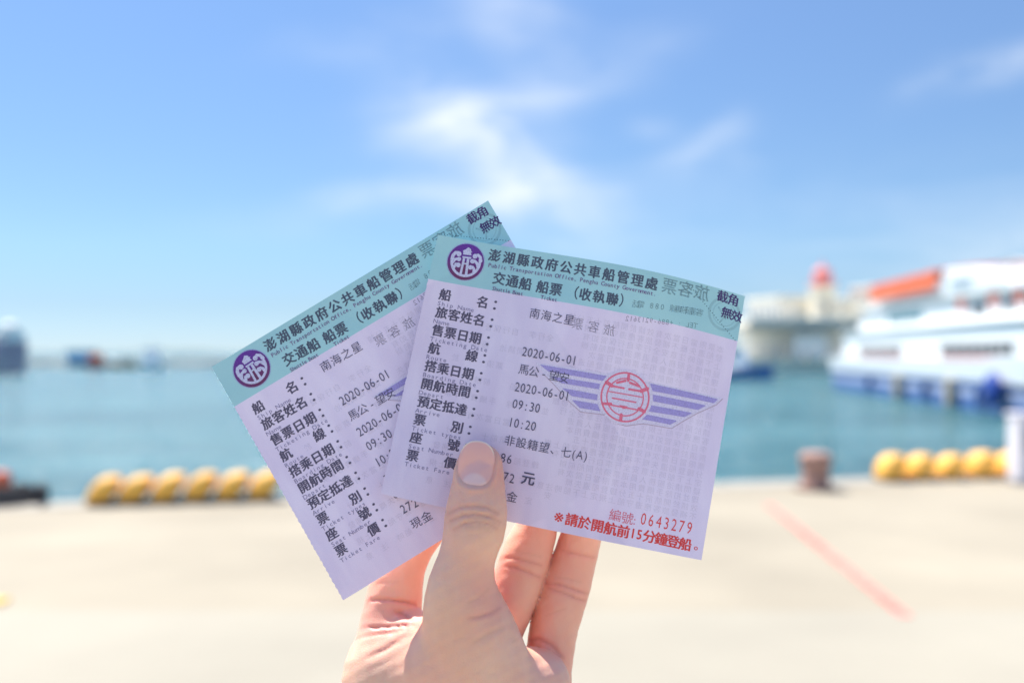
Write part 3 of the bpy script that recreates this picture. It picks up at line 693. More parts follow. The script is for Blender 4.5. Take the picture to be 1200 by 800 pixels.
def ink_material(name, alpha):
    m = bpy.data.materials.new(name); m.use_nodes = True; N = m.node_tree.nodes; L = m.node_tree.links; p = N['Principled BSDF']; p.inputs['Roughness'].default_value = .7
    p.inputs['Specular IOR Level'].default_value = .2
    a = N.new('ShaderNodeAttribute'); a.attribute_name = 'ink'; L.new(a.outputs['Color'], p.inputs['Base Color'])
    tc = N.new('ShaderNodeTexCoord'); n = N.new('ShaderNodeTexNoise'); n.inputs['Scale'].default_value = 2600; n.inputs['Detail'].default_value = 2; L.new(tc.outputs['Object'], n.inputs[0])
    mr = N.new('ShaderNodeMapRange'); mr.inputs['From Min'].default_value = .3; mr.inputs['From Max'].default_value = .6; mr.inputs['To Min'].default_value = alpha * .72; mr.inputs['To Max'].default_value = alpha
    L.new(n.outputs['Fac'], mr.inputs['Value']); L.new(mr.outputs[0], p.inputs['Alpha']); return m
INK = ink_material('printing_ink', .97); INKB = ink_material('show_through_ink', .13)

def paper_material():
    m = bpy.data.materials.new('ticket_paper'); m.use_nodes = True; N = m.node_tree.nodes; L = m.node_tree.links; N.clear()
    out = N.new('ShaderNodeOutputMaterial'); df = N.new('ShaderNodeBsdfDiffuse'); tr = N.new('ShaderNodeBsdfTranslucent'); mx = N.new('ShaderNodeMixShader'); mx.inputs[0].default_value = .045
    uvn = N.new('ShaderNodeUVMap'); uvn.uv_map = 'UVMap'; sp = N.new('ShaderNodeSeparateXYZ'); L.new(uvn.outputs[0], sp.inputs[0])
    band = N.new('ShaderNodeMath'); band.operation = 'GREATER_THAN'; band.inputs[1].default_value = 1 - 53.2 / TH; L.new(sp.outputs[1], band.inputs[0])
    mp = N.new('ShaderNodeMapping'); mp.inputs['Scale'].default_value = (TW, TH, 1); L.new(uvn.outputs[0], mp.inputs[0])
    def noise(sc, det, sx=1, sy=1, rot=0):
        q_ = N.new('ShaderNodeMapping'); q_.inputs['Scale'].default_value = (sx, sy, 1); q_.inputs['Rotation'].default_value = (0, 0, rot); L.new(mp.outputs[0], q_.inputs[0])
        n = N.new('ShaderNodeTexNoise'); n.inputs['Scale'].default_value = sc; n.inputs['Detail'].default_value = det; L.new(q_.outputs[0], n.inputs[0]); return n.outputs['Fac']
    def ramp(f, a, b, c0, c1):
        c = N.new('ShaderNodeValToRGB'); c.color_ramp.elements[0].position = a; c.color_ramp.elements[1].position = b; c.color_ramp.elements[0].color = (*c0, 1); c.color_ramp.elements[1].color = (*c1, 1); L.new(f, c.inputs[0]); return c.outputs[0]
    def mixc(f, a, b, mode='MIX'):
        x = N.new('ShaderNodeMix'); x.data_type = 'RGBA'; x.blend_type = mode
        if isinstance(f, float): x.inputs['Factor'].default_value = f
        else: L.new(f, x.inputs['Factor'])
        for k_, v in (('A', a), ('B', b)):
            if isinstance(v, tuple): x.inputs[k_].default_value = (*v, 1)
            else: L.new(v, x.inputs[k_])
        return x.outputs['Result']
    lav = ramp(noise(.012, 2), .35, .65, lin(234, 216, 239), lin(239, 224, 245))
    # printed guilloche: paler and darker slanting bands, very faint
    g1 = ramp(noise(.035, 3, 1, .28, R(-38)), .40, .60, lin(220, 207, 231), lin(237, 226, 243)); lav = mixc(.45, lav, g1)
    teal = ramp(noise(.02, 2), .3, .7, lin(162, 209, 215), lin(172, 217, 220))
    col = mixc(band.outputs[0], lav, teal)
    fib = ramp(noise(.9, 4), .25, .75, (.90, .90, .91), (1.0, 1.0, 1.0)); col = mixc(1.0, col, fib, 'MULTIPLY')
    L.new(col, df.inputs[0]); L.new(col, tr.inputs[0])
    bp = N.new('ShaderNodeBump'); bp.inputs['Strength'].default_value = .3; bp.inputs['Distance'].default_value = .0002; L.new(noise(.16, 6), bp.inputs['Height']); L.new(bp.outputs[0], df.inputs['Normal'])
    gl = N.new('ShaderNodeBsdfGlossy'); gl.inputs['Roughness'].default_value = .55; gl.inputs['Color'].default_value = (.8, .8, .85, 1)
    m2 = N.new('ShaderNodeMixShader'); m2.inputs[0].default_value = .03
    L.new(df.outputs[0], mx.inputs[1]); L.new(tr.outputs[0], mx.inputs[2]); L.new(mx.outputs[0], m2.inputs[1]); L.new(gl.outputs[0], m2.inputs[2]); L.new(m2.outputs[0], out.inputs[0]); return m
PAPER = paper_material()

import bmesh
def finely(v, f, m=7.0):          # cut big flat shapes up so that they follow the curl of the paper
    bm = bmesh.new(); vs = [bm.verts.new((p[0], p[1], 0)) for p in v]
    for q_ in f:
        try: bm.faces.new([vs[i] for i in q_])
        except ValueError: pass
    bmesh.ops.triangulate(bm, faces=bm.faces[:])
    for _ in range(5):
        es = [e for e in bm.edges if e.calc_length() > m]
        if not es: break
        bmesh.ops.subdivide_edges(bm, edges=es, cuts=1); bmesh.ops.triangulate(bm, faces=[x for x in bm.faces if len(x.verts) > 3])
    bm.verts.ensure_lookup_table(); bm.verts.index_update()
    a = np.array([(x.co.x, x.co.y) for x in bm.verts]); b = [tuple(x.index for x in q_.verts) for q_ in bm.faces]; bm.free(); return a, b
def make_ticket(T, label, jag, slip=(0.0, 0.0)):
    root = empty('ferry_ticket', Vector(T.world(TW / 2, TH)))
    tag(root, label, 'ticket', 'two ferry tickets fanned in the hand'); inv = np.array(root.location)
    nu, nv = 150, 170
    U, V = np.meshgrid(np.linspace(0, TW, nu + 1), np.linspace(0, TH, nv + 1), indexing='xy')
    rng = np.random.default_rng(5 if jag else 9)
    teeth = np.where(np.arange(nv + 1) % 4 < 2, 0.0, jag) + rng.uniform(-.25, .25, nv + 1) * (jag > 0)
    U = U.copy(); U[:, 0] += teeth; 
    W = T.world(U, V) - inv; vs = W.reshape(-1, 3)
    fs = [(j * (nu + 1) + i, (j + 1) * (nu + 1) + i, (j + 1) * (nu + 1) + i + 1, j * (nu + 1) + i + 1) for j in range(nv) for i in range(nu)]
    me = bpy.data.meshes.new('paper'); me.from_pydata(vs.tolist(), [], fs); me.update(); me.materials.append(PAPER)
    me.polygons.foreach_set('use_smooth', [True] * len(me.polygons))
    uvl = me.uv_layers.new(name='UVMap'); idx = np.empty(len(me.loops), np.int32); me.loops.foreach_get('vertex_index', idx)
    uu = (U.reshape(-1) / TW)[idx]; vv = 1 - (V.reshape(-1) / TH)[idx]; uvl.data.foreach_set('uv', np.stack([uu, vv], -1).reshape(-1))
    po = bpy.data.objects.new('paper', me); COL.objects.link(po); po.parent = root
    for k, ink in enumerate(PRINTS):
        base = .00003 if ink.back else .00006 + {'emblem_figure': 1.6e-4, 'round_emblem': 8e-5, 'wing_stripes': 6e-5, 'red_seal': 1e-4, 'seal_figure': 1.4e-4, 'printed_value': 1.2e-4, 'printed_caption_small': 6e-5, 'printed_subtitle': 6e-5, 'printed_subheading': 6e-5}.get(ink.name, 0)
        V_, F_, C_ = [], [], []; n = 0
        if not ink.fine: ink.items = [(*finely(v, f), c) if np.ptp(v[:, 0]) + np.ptp(v[:, 1]) > 12 else (v, f, c) for v, f, c in ink.items]; ink.fine = True
        for j, (v, f, c) in enumerate(ink.items):
            if ink.name == 'printed_value': v = v + np.array(slip)      # the typed values sit differently on each ticket
            V_.append(T.world(v[:, 0], v[:, 1], base + (j % 3) * 4e-6 * (0 if ink.back else 1)) - inv)
            F_ += [tuple(i + n for i in q_) for q_ in f]; C_.append(np.tile(np.array([*c, 1.0]), (len(v), 1))); n += len(v)
        me = bpy.data.meshes.new(ink.name); me.from_pydata(np.concatenate(V_).tolist(), [], F_); me.update()
        at_ = me.attributes.new('ink', 'FLOAT_COLOR', 'POINT'); at_.data.foreach_set('color', np.concatenate(C_).reshape(-1))
        me.materials.append(INKB if ink.back else INK)
        o = bpy.data.objects.new(ink.name, me); COL.objects.link(o); o.parent = root
        if ink.label: o['label'] = ink.label
    return root
make_ticket(FRONT, 'lavender paper ferry ticket with teal header, in front under the thumb', .5)
make_ticket(BACK, 'lavender paper ferry ticket tilted to the left, partly covered behind the other', .55, (-17.0, -4.0))

# ================================================================== HAND
# limbs as tapered rounded segments: (px, py, depth mm, radius px) -> metres in the camera's frame
def J(px, py, dmm, rpx, flat=1.0):
    d = dmm / 1000; return (np.array([(px - 600) / F * d, (400 - py) / F * d, d]), rpx / F * d, flat)
thumb = [J(562.0, 546.0, 331.7, 27.2), J(560.8, 566, 330.4, 30.0), J(559.2, 585, 329.2, 33.2), J(558.2, 604, 328.2, 36.0), J(554.5, 626, 327.0, 35.0), J(548.5, 648, 326.5, 32.6), J(543, 672, 326.8, 35.8), J(541, 700, 328, 43), J(548, 735, 331, 53), J(556, 775, 334, 62), J(563, 830, 338, 72), J(560, 900, 342, 78)]
index = [J(455, 790, 353, 46), J(455, 750, 355, 37), J(460, 715, 357.5, 33.5), J(465.5, 682, 358.5, 30.5), J(477, 652, 358.8, 25.5), J(496, 622, 358.5, 24.5), J(520, 590, 357.5, 26.5), J(540, 562, 354.5, 24), J(548, 548, 353, 22)]
middle = [J(585, 830, 362, 38), J(578, 765, 362, 29), J(587.5, 732, 362.5, 28.2), J(599.5, 702, 363, 28.8), J(610.5, 668, 363.5, 29.3), J(619.5, 642, 363.6, 28.2), J(631, 612, 363, 23.4), J(638, 580, 361, 23.5), J(634, 548, 357.5, 23), J(622, 520, 353.5, 22)]
ring = [J(640, 830, 364, 32), J(641, 790, 364, 28.5), J(645, 760, 364.5, 27.8), J(650.5, 729, 365, 28.2), J(659, 700, 365.5, 28.8), J(667.5, 673, 365.6, 27.0), J(676, 646, 365, 24.6), J(682, 622, 364, 23.6), J(686, 592, 362, 22.5), J(680, 560, 358.5, 21.5), J(670, 535, 354.8, 20)]
palm = [(J(475, 800, 352, 56, 1.2), J(480, 900, 352, 74, 1.15)), (J(475, 800, 352, 56, 1.25), J(560, 850, 356, 60, 1.2)), (J(560, 850, 356, 60, 1.2), J(640, 860, 356, 46, 1.2)),
        (J(480, 900, 352, 74, 1.15), J(500, 1010, 348, 78, 1.1)), (J(560, 900, 352, 80, 1.15), J(535, 1020, 346, 80, 1.1)), (J(620, 850, 352, 46, 1.0), J(590, 980, 348, 60, 1.1)),
        (J(500, 1010, 348, 78, 1.15), J(505, 1110, 338, 68, 1.1)), (J(545, 1010, 346, 78, 1.15), J(540, 1110, 337, 70, 1.1)),
        (J(505, 1110, 338, 68, 1.1), J(515, 1330, 318, 84, 1.05)), (J(540, 1110, 337, 70, 1.1), J(545, 1330, 317, 86, 1.05))]
web = [(J(466, 782, 350, 46, 1.1), J(530, 790, 340, 44)), (J(470, 742, 353.5, 31), J(520, 765, 339, 40))]
mound = [(J(628, 800, 351, 40, 1.0), J(615, 850, 350, 52, 1.0))]
def seg(P, a, b):
    (pa, ra, fa), (pb, rb, fb) = a, b; ba = pb - pa; L2 = float(ba @ ba) + 1e-12
    X_, Y_, Z_ = P[:, 0] - pa[0], P[:, 1] - pa[1], P[:, 2] - pa[2]
    t_ = np.clip((X_ * ba[0] + Y_ * ba[1] + Z_ * ba[2]) / L2, 0, 1); fl_ = fa + (fb - fa) * t_
    dx = X_ - t_ * ba[0]; dy = Y_ - t_ * ba[1]; dz = (Z_ - t_ * ba[2]) * fl_
    return np.sqrt(dx * dx + dy * dy + dz * dz) - (ra + (rb - ra) * t_)
def smin(a, b, k):
    h = np.clip(.5 + .5 * (b - a) / k, 0, 1); return b + (a - b) * h - k * h * (1 - h)
def flow(J_, n=3):                # a smooth curve through the joints
    p = np.array([np.r_[a, r_, f_] for a, r_, f_ in J_]); out_ = []; e = np.vstack([2 * p[0] - p[1], p, 2 * p[-1] - p[-2]])
    for i in range(1, len(e) - 2):
        for k in range(n):
            t_ = k / n; out_.append(.5 * (2 * e[i] + (e[i + 1] - e[i - 1]) * t_ + (2 * e[i - 1] - 5 * e[i] + 4 * e[i + 1] - e[i + 2]) * t_ ** 2 + (3 * e[i] - e[i - 1] - 3 * e[i + 1] + e[i + 2]) * t_ ** 3))
    out_.append(p[-1]); return [(q_[:3], float(q_[3]), float(q_[4])) for q_ in out_]
thumb, index, middle, ring = (flow(c_) for c_ in (thumb, index, middle, ring))
def chain(P, J_, k=.0005):
    d = None
    for a, b in zip(J_[:-1], J_[1:]):
        e = seg(P, a, b); d = e if d is None else smin(d, e, k)
    return d
# creases: photograph pixels, depth limit (mm), half width px, height mm (+ cuts in, - swells), which surface
CR = [
    # knuckle folds on the back of the thumb
    ([(527, 601), (540, 594), (556, 592), (572, 595), (584, 602)], 325, 2.0, .30), ([(528, 610), (542, 604), (558, 602), (574, 605), (586, 611)], 325, 1.8, .34),
    ([(532, 620), (545, 613), (558, 611), (572, 613), (582, 619)], 325, 1.7, .26), ([(540, 600), (552, 607), (562, 606)], 325, 1.4, .22), ([(546, 618), (560, 615), (572, 608)], 325, 1.3, .2),
    ([(534, 629), (548, 625), (564, 625)], 325, 2.0, .12),
    # thumb base fold
    ([(586, 712), (574, 718), (562, 722), (550, 724)], 330, 2.0, .30), ([(572, 690), (560, 700), (548, 706)], 330, 3, .15), ([(590, 735), (572, 742), (556, 752)], 332, 4, .18),
    # index base creases
    ([(430, 704), (442, 702), (458, 702.5), (474, 705), (490, 709)], 353, 1.8, .75), ([(462, 715), (472, 719), (486, 728)], 351, 2.6, .6), ([(424, 734), (440, 735), (456, 734), (470, 733), (490, 732)], 351, 1.9, .7),
    ([(416, 748), (440, 743), (462, 740), (480, 735)], 351, 2.2, .3), ([(425, 772), (450, 762), (475, 745)], 351, 3.0, .25), ([(440, 684), (452, 681), (466, 682)], 354, 2.4, .15),
    # middle and ring, palm side
    ([(585, 655), (600, 653), (616, 657), (634, 662)], 362, 1.8, .32), ([(588, 663), (602, 664), (618, 670), (632, 676)], 362, 1.9, .38), ([(604, 645), (618, 648), (634, 652)], 362, 2.0, .15),
    ([(640, 683), (655, 684), (672, 690), (690, 696)], 362, 1.8, .36), ([(644, 689), (660, 694), (676, 701), (688, 704)], 362, 1.8, .34), ([(660, 645), (676, 649), (696, 653)], 362, 2.0, .30), ([(650, 677), (664, 677), (682, 682)], 362, 1.8, .15),
    ([(620, 750), (632, 748), (646, 755), (660, 770)], 364, 2.2, .35),
    ([(598, 732), (610, 748), (622, 770), (630, 800)], 338, 4.0, -.25),
]
rk_ = random.Random(3)
for k in range(16):                # fine short wrinkles over the thumb's knuckle
    a_ = rk_.uniform(0, 6.28); q_ = rk_.random() ** .5; x_, y_ = 556 + 23 * q_ * math.cos(a_), 607 + 15 * q_ * math.sin(a_); l_ = rk_.uniform(4, 9); sl = rk_.uniform(-.25, .35) + (x_ - 556) * .015
    CR.append(([(x_ - l_, y_ - l_ * sl + 1), (x_, y_ - .6), (x_ + l_, y_ + l_ * sl + 1)], 325, 1.1, rk_.uniform(.12, .2)))
for (x0, y0, x1, y1, n_, w_) in ((500, 700, 590, 790, 9, 1.6), (430, 745, 490, 795, 6, 1.6), (595, 690, 640, 745, 4, 1.3), (645, 705, 680, 745, 4, 1.3)):
    for k in range(n_):
        x_, y_ = rk_.uniform(x0, x1), rk_.uniform(y0, y1); l_ = rk_.uniform(6, 15); sl = rk_.uniform(-.9, .1)
        CR.append(([(x_ - l_, y_ - l_ * sl), (x_, y_ + rk_.uniform(-1.5, 1.5)), (x_ + l_, y_ + l_ * sl)], 335 if x0 == 500 else 366, w_, rk_.uniform(.08, .16)))
NAIL_C = (558.3, 543.5); NAIL_A = R(-6.0); NW, NL = 21.6, 26.5
def nail_q(px, py):              # nail frame: x across, y towards the tip, about -1..1
    dx, dy = px - NAIL_C[0], -(py - NAIL_C[1]); c, s_ = math.cos(NAIL_A), math.sin(NAIL_A)
    return (dx * c + dy * s_) / NW, (-dx * s_ + dy * c) / NL
def nail_r(x, y):
    e = np.where(y > 0, 2.3, 2.9); return (np.abs(x) ** e + np.abs(y) ** e) ** (1 / e)
def sdf(P):
    T_ = chain(P, thumb); I_ = chain(P, index); M_ = chain(P, middle); G_ = chain(P, ring)
    px = 600 + F * P[:, 0] / P[:, 2]; py = 400 - F * P[:, 1] / P[:, 2]; zmm = P[:, 2] * 1000
    B_ = None
    for a, b in palm: e = seg(P, a, b); B_ = e if B_ is None else smin(B_, e, .007)
    for a, b in mound: B_ = smin(B_, seg(P, a, b), .006)
    W_ = None
    for a, b in web: e = seg(P, a, b); W_ = e if W_ is None else smin(W_, e, .006)
    low = np.clip((py - 700) / 90, 0, 1)
    TB = smin(smin(B_, T_, .003 + .012 * low), W_, .004 + .006 * low)
    Fg = smin(M_, G_, .0006); kk = .0008 + .005 * low
    d = smin(TB, I_, .0012 + .008 * np.clip((py - 715) / 60, 0, 1)); d = smin(d, Fg, .0007 + .003 * np.clip((py - 790) / 60, 0, 1))
    near = np.abs(d) < .004
    if near.any():
        add = np.zeros(int(near.sum())); qx, qy, qz = px[near], py[near], zmm[near]
        for pts, zl, w, amp in CR:
            bx0, bx1 = min(p_[0] for p_ in pts) - 4 * w, max(p_[0] for p_ in pts) + 4 * w; by0, by1 = min(p_[1] for p_ in pts) - 4 * w, max(p_[1] for p_ in pts) + 4 * w
            m_ = (qx > bx0) & (qx < bx1) & (qy > by0) & (qy < by1) & (qz < zl)
            if not m_.any(): continue
            x_, y_ = qx[m_], qy[m_]; best = np.full(x_.shape, 1e9); along = np.zeros(x_.shape); tot = len(pts) - 1
            for i, (a, b) in enumerate(zip(pts[:-1], pts[1:])):
                vx, vy = b[0] - a[0], b[1] - a[1]; t_ = np.clip(((x_ - a[0]) * vx + (y_ - a[1]) * vy) / (vx * vx + vy * vy), 0, 1)
                dd = (x_ - a[0] - t_ * vx) ** 2 + (y_ - a[1] - t_ * vy) ** 2; u_ = dd < best; best = np.where(u_, dd, best); along = np.where(u_, (i + t_) / tot, along)
            fade = np.clip(np.minimum(along, 1 - along) * 5, .0, 1)
            add[m_] += 1.45 * amp / 1000 * np.exp(-best / (w * w)) * fade
            add[m_] -= .35 * amp / 1000 * np.exp(-best / (9 * w * w)) * fade
        # nail bed and the fold of skin round it
        nx, ny = nail_q(qx, qy); r_ = nail_r(nx, ny); f_ = (qz < 330) & (r_ < 1.5)
        add += np.where(f_, .00045 * np.clip((1.03 - r_) / .10, 0, 1) - .00042 * np.exp(-((r_ - 1.14) / .09) ** 2) * np.where(ny > .55, .1, 1.0), 0)
        # gentle tendon and muscle unevenness
        add += .00009 * np.sin(qx * .11 + 1.3) * np.sin(qy * .09) + .00010 * np.sin(qx * .31 + qy * .17) * np.sin(qy * .23 - qx * .1)
        d[near] += add
    return d
def surface_nets(lo_, hi_, h, bs=12):
    n = [int(math.ceil((hi_[i] - lo_[i]) / h / bs)) * bs for i in range(3)]
    f = np.ones((n[0] + 1, n[1] + 1, n[2] + 1), np.float32)
    for i0 in range(0, n[0], bs):
        bj, bk = np.meshgrid(np.arange(0, n[1], bs), np.arange(0, n[2], bs), indexing='ij'); bj = bj.ravel(); bk = bk.ravel()
        cen = np.stack([np.full(bj.shape, lo_[0] + (i0 + bs / 2) * h), lo_[1] + (bj + bs / 2) * h, lo_[2] + (bk + bs / 2) * h], -1)
        dc = sdf(cen); act = np.abs(dc) < bs * h * .87 * 1.45 + .003
        for j0, k0, a_, dv in zip(bj, bk, act, dc):
            if not a_: f[i0:i0 + bs + 1, j0:j0 + bs + 1, k0:k0 + bs + 1] = np.where(dv < 0, -1, 1) if True else 0
        J0, K0 = bj[act], bk[act]
        if len(J0) == 0: continue
        r_ = np.arange(bs + 1); gi, gj, gk = np.meshgrid(r_, r_, r_, indexing='ij'); gi = gi.ravel(); gj = gj.ravel(); gk = gk.ravel()
        for s0 in range(0, len(J0), 40):
            jj = (J0[s0:s0 + 40, None] + gj[None]).ravel(); kk = (K0[s0:s0 + 40, None] + gk[None]).ravel(); ii = np.tile(gi, len(J0[s0:s0 + 40])) + i0
            P = np.stack([lo_[0] + ii * h, lo_[1] + jj * h, lo_[2] + kk * h], -1); f[ii, jj, kk] = sdf(P)
    ins = f < 0; c = sum(ins[a:n[0] + a, b:n[1] + b, k:n[2] + k].astype(np.int8) for a in (0, 1) for b in (0, 1) for k in (0, 1)); act = (c > 0) & (c < 8)
    idx = np.argwhere(act); acc = np.zeros((len(idx), 3)); cnt = np.zeros(len(idx))
    cor = [(a, b, k) for a in (0, 1) for b in (0, 1) for k in (0, 1)]
    for p in cor:
        for ax in range(3):
            if p[ax]: continue
            q_ = list(p); q_[ax] = 1; fa = f[idx[:, 0] + p[0], idx[:, 1] + p[1], idx[:, 2] + p[2]]; fb = f[idx[:, 0] + q_[0], idx[:, 1] + q_[1], idx[:, 2] + q_[2]]
            x_ = (fa < 0) != (fb < 0); t_ = np.where(x_, fa / np.where(x_, fa - fb, 1), 0); o_ = np.array(p, float) + np.outer(t_, np.eye(3)[ax]); acc[x_] += o_[x_]; cnt += x_
    ver = (idx + acc / cnt[:, None]) * h + np.array(lo_)
    vid = np.full(act.shape, -1, np.int64); vid[act] = np.arange(len(idx)); qs = []
    for ax in range(3):
        b, c_ = (ax + 1) % 3, (ax + 2) % 3; sl0 = [slice(1, n[i]) for i in range(3)]; sl1 = list(sl0); sl0[ax] = slice(0, n[ax]); sl1[ax] = slice(1, n[ax] + 1)
        A_ = ins[tuple(sl0)]; B_ = ins[tuple(sl1)]; e = np.argwhere(A_ != B_); e[:, b] += 1; e[:, c_] += 1; inA = ins[e[:, 0], e[:, 1], e[:, 2]]
        def g(db, dc):
            k = e.copy(); k[:, b] += db; k[:, c_] += dc; return vid[k[:, 0], k[:, 1], k[:, 2]]
        q_ = np.stack([g(-1, -1), g(0, -1), g(0, 0), g(-1, 0)], -1); q_ = np.where(inA[:, None], q_, q_[:, ::-1]); q_ = q_[(q_ >= 0).all(1)]; qs.append(q_)
    return ver, np.concatenate(qs)

def skin_material():
    m = bpy.data.materials.new('skin'); m.use_nodes = True; N = m.node_tree.nodes; L = m.node_tree.links; p = N['Principled BSDF']
    tc = N.new('ShaderNodeTexCoord'); at_ = N.new('ShaderNodeAttribute'); at_.attribute_name = 'flush'; sp = N.new('ShaderNodeSeparateColor'); L.new(at_.outputs['Color'], sp.inputs[0])
    def noise(sc, det):
        n = N.new('ShaderNodeTexNoise'); n.inputs['Scale'].default_value = sc; n.inputs['Detail'].default_value = det; L.new(tc.outputs['Object'], n.inputs[0]); return n.outputs['Fac']
    def mixc(f, a, b):
        x = N.new('ShaderNodeMix'); x.data_type = 'RGBA'; L.new(f, x.inputs['Factor'])
        for k_, v in (('A', a), ('B', b)):
            if isinstance(v, tuple): x.inputs[k_].default_value = (*v, 1)
            else: L.new(v, x.inputs[k_])
        return x.outputs['Result']
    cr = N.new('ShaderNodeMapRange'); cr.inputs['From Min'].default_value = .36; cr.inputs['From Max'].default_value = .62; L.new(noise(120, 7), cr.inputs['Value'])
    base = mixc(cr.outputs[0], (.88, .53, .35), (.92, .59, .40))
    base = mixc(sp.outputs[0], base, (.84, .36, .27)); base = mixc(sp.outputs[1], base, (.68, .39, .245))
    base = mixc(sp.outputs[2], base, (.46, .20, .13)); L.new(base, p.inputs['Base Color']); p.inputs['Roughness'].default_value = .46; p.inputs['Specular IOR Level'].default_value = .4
    p.inputs['Subsurface Weight'].default_value = .35; p.inputs['Subsurface Radius'].default_value = (1.0, .30, .16); p.inputs['Subsurface Scale'].default_value = .004
    v = N.new('ShaderNodeTexVoronoi'); v.feature = 'DISTANCE_TO_EDGE'; v.inputs['Scale'].default_value = 1500; 
    mp = N.new('ShaderNodeMapping'); mp.inputs['Scale'].default_value = (1, 1, .6); L.new(tc.outputs['Object'], mp.inputs[0]); L.new(mp.outputs[0], v.inputs['Vector'])
    b1 = N.new('ShaderNodeBump'); b1.inputs['Strength'].default_value = .55; b1.inputs['Distance'].default_value = .00018; L.new(v.outputs['Distance'], b1.inputs['Height'])
    b2 = N.new('ShaderNodeBump'); b2.inputs['Strength'].default_value = .22; b2.inputs['Distance'].default_value = .0006; L.new(noise(260, 5), b2.inputs['Height']); L.new(b1.outputs[0], b2.inputs['Normal']); L.new(b2.outputs[0], p.inputs['Normal'])
    return m
def make_hand():
    root = empty('person', Vector(at(540, 1330, .32))); tag(root, 'left hand holding up two ferry tickets between thumb and fingers', 'person'); org = np.array(root.location)
    d = .34
    lo_ = (-.066, -.262, .296); hi_ = (.040, -.026, .388)
    ver, q_ = surface_nets(lo_, hi_, .00068)
    px = 600 + F * ver[:, 0] / ver[:, 2]; py = 400 - F * ver[:, 1] / ver[:, 2]; z = ver[:, 2] * 1000
    # flush: redder skin on the palm side of fingers, fingertips, round the nail; tan: knuckle of the thumb
    fl_ = .40 + .16 * np.sin(px * .045 + 1) * np.sin(py * .038) + np.clip((z - 346) / 12, 0, 1) * .27 + .30 * np.exp(-(((px - 566) / 34) ** 2 + ((py - 556) / 26) ** 2)) * (z < 345) + .25 * np.exp(-(((px - 575) / 25) ** 2 + ((py - 690) / 40) ** 2))
    fl_ += .25 * np.exp(-(((px - 455) / 40) ** 2 + ((py - 722) / 22) ** 2)); tan_ = .30 * np.exp(-(((px - 556) / 30) ** 2 + ((py - 608) / 17) ** 2)) * (z < 335) + .25 * np.exp(-(((px - 520) / 40) ** 2 + ((py - 740) / 60) ** 2)) * (z < 335)
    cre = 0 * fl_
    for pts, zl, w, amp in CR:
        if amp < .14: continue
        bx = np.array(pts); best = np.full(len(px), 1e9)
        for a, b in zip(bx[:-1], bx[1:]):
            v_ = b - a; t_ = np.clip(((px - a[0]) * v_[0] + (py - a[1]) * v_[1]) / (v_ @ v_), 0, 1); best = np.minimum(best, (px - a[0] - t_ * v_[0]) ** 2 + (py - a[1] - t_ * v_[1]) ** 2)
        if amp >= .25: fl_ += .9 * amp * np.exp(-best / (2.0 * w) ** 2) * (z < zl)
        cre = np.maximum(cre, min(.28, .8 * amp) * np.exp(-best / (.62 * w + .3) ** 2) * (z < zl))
    W = np.stack(cam_to_world(ver[:, 0], ver[:, 1], ver[:, 2]), -1) - org
    me = bpy.data.meshes.new('hand'); me.vertices.add(len(W)); me.vertices.foreach_set('co', W.reshape(-1)); nq = len(q_)
    me.loops.add(nq * 4); me.polygons.add(nq); me.loops.foreach_set('vertex_index', q_[:, ::-1].reshape(-1).astype(np.int32)); me.polygons.foreach_set('loop_start', np.arange(0, nq * 4, 4, dtype=np.int32))
    me.polygons.foreach_set('use_smooth', [True] * nq); me.update(calc_edges=True); me.validate()
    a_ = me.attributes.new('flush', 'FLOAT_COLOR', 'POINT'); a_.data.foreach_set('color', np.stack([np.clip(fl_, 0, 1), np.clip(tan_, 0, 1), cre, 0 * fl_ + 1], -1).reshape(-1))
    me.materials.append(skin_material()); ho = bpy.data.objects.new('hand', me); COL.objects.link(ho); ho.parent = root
    # thumb nail: a curved plate laid on the nail bed
    nu, nv = 33, 41; pts = []; cols = []
    for j in range(nv):
        for i in range(nu):
            a, b = -1 + 2 * i / (nu - 1), -1 + 2 * j / (nv - 1)
            x_ = a * math.sqrt(1 - b * b / 2); y_ = b * math.sqrt(1 - a * a / 2)     # square -> disc
            rr_ = math.hypot(x_, y_); th = math.atan2(y_, x_); e = 2.3 if y_ > 0 else 2.9
            k = 1 / ((abs(math.cos(th)) ** e + abs(math.sin(th)) ** e) ** (1 / e)) if rr_ > 0 else 1; x_ *= k; y_ *= k
            y2 = y_ * (1.04 if y_ > 0 else 1.0); X_, Y_ = x_ * NW * 1.0, y2 * NL
            c, s_ = math.cos(NAIL_A), math.sin(NAIL_A); pts.append((NAIL_C[0] + X_ * c - Y_ * s_, NAIL_C[1] - (X_ * s_ + Y_ * c))); cols.append((x_, y_))
    pts = np.array(pts); cols = np.array(cols); r_ = nail_r(cols[:, 0], cols[:, 1])
    D = np.full(len(pts), .312); rays = np.stack([(pts[:, 0] - 600) / F, (400 - pts[:, 1]) / F, np.ones(len(pts))], -1)
    for _ in range(60): D += np.clip(sdf(rays * D[:, None]), -.002, .002) * .6
    # rays past the fingertip: carry the plate on smoothly as a free edge
    Dm = .3236 + .000011 * ((pts[:, 0] - 561) ** 2) * .22 + .0011 * np.clip(cols[:, 1], 0, 2) ** 2.2
    D = np.minimum(D, Dm + .0012); plate = D - .00040 + .0010 * np.clip((r_ - .86) / .14, 0, 1) ** 2 * np.clip((.75 - cols[:, 1]) * 3, 0, 1)
    # smooth the plate
    G = plate.reshape(nv, nu)
    for _ in range(6): G[1:-1, 1:-1] = .5 * G[1:-1, 1:-1] + .125 * (G[:-2, 1:-1] + G[2:, 1:-1] + G[1:-1, :-2] + G[1:-1, 2:])
    plate = G.reshape(-1); n0 = len(pts)
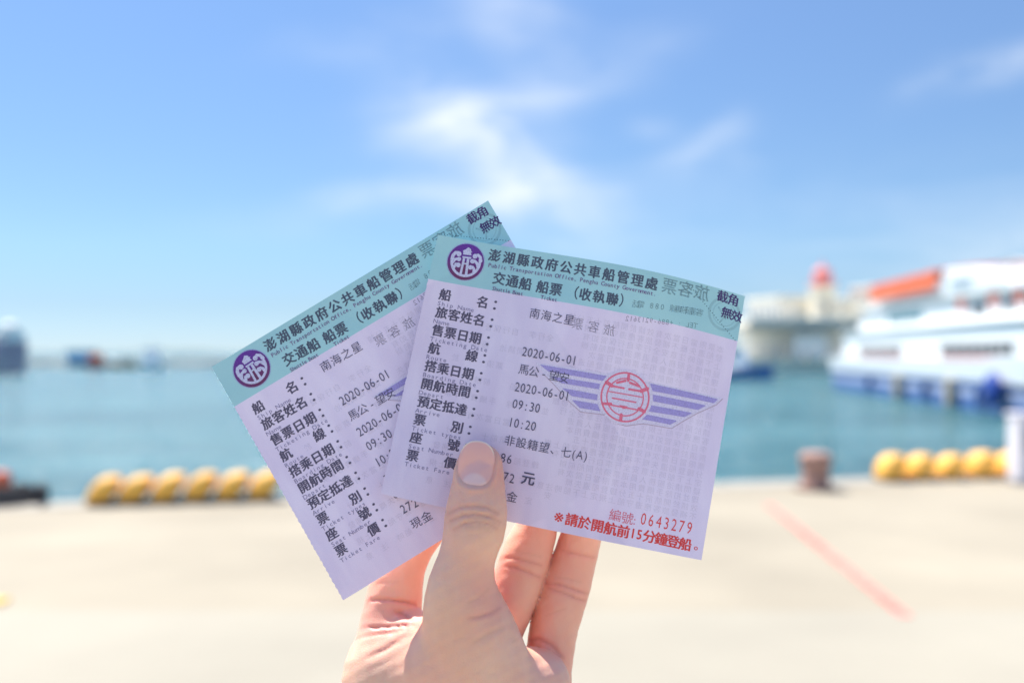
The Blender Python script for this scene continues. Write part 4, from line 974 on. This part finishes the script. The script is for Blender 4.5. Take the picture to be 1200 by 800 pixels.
    Wn = np.stack(cam_to_world(*(rays * plate[:, None]).T), -1) - org; Wb = np.stack(cam_to_world(*(rays * (plate + .00045)[:, None]).T), -1) - org
    fs = []
    for j in range(nv - 1):
        for i in range(nu - 1):
            a = j * nu + i; fs.append((a, a + 1, a + nu + 1, a + nu)); fs.append((n0 + a, n0 + a + nu, n0 + a + nu + 1, n0 + a + 1))
    bd = [i for i in range(nu)] + [j * nu + nu - 1 for j in range(1, nv)] + [(nv - 1) * nu + i for i in range(nu - 2, -1, -1)] + [j * nu for j in range(nv - 2, 0, -1)]
    for a, b in zip(bd, bd[1:] + bd[:1]): fs.append((a, n0 + a, n0 + b, b))
    me = bpy.data.meshes.new('thumbnail'); me.from_pydata(np.concatenate([Wn, Wb]).tolist(), [], fs); me.update(); me.polygons.foreach_set('use_smooth', [True] * len(me.polygons))
    lun = .8 * np.clip((.66 - np.hypot(cols[:, 0] * .85, (cols[:, 1] + 1.05) * .95)) / .10, 0, 1); edge_ = .8 * np.clip((r_ - .93) / .04, 0, 1) * np.clip((cols[:, 1] - .30) * 3, 0, 1)
    cc = np.stack([np.tile(lun, 2), np.tile(edge_, 2), np.zeros(2 * n0), np.ones(2 * n0)], -1); a_ = me.attributes.new('nail', 'FLOAT_COLOR', 'POINT'); a_.data.foreach_set('color', cc.reshape(-1))
    m = bpy.data.materials.new('nail'); m.use_nodes = True; N = m.node_tree.nodes; L = m.node_tree.links; p = N['Principled BSDF']; at_ = N.new('ShaderNodeAttribute'); at_.attribute_name = 'nail'; sp = N.new('ShaderNodeSeparateColor'); L.new(at_.outputs['Color'], sp.inputs[0])
    prev = (.84, .43, .36, 1)
    for k, c in ((0, (.88, .57, .50, 1)), (1, (.90, .78, .62, 1))):
        x = N.new('ShaderNodeMix'); x.data_type = 'RGBA'; L.new(sp.outputs[k], x.inputs['Factor'])
        if isinstance(prev, tuple): x.inputs['A'].default_value = prev
        else: L.new(prev, x.inputs['A'])
        x.inputs['B'].default_value = c; prev = x.outputs['Result']
    L.new(prev, p.inputs['Base Color']); p.inputs['Roughness'].default_value = .42; p.inputs['Subsurface Weight'].default_value = .05; p.inputs['Subsurface Scale'].default_value = .001; p.inputs['Coat Weight'].default_value = .25; p.inputs['Coat Roughness'].default_value = .42
    tcn = N.new('ShaderNodeTexCoord'); mpn = N.new('ShaderNodeMapping'); mpn.inputs['Scale'].default_value = (1, .1, .12); L.new(tcn.outputs['Object'], mpn.inputs[0]); nn = N.new('ShaderNodeTexNoise'); nn.inputs['Scale'].default_value = 900; L.new(mpn.outputs[0], nn.inputs[0])
    bn = N.new('ShaderNodeBump'); bn.inputs['Strength'].default_value = .25; bn.inputs['Distance'].default_value = .0001; L.new(nn.outputs['Fac'], bn.inputs['Height']); L.new(bn.outputs[0], p.inputs['Normal'])
    me.materials.append(m); no = bpy.data.objects.new('thumbnail', me); COL.objects.link(no); no.parent = ho
make_hand()
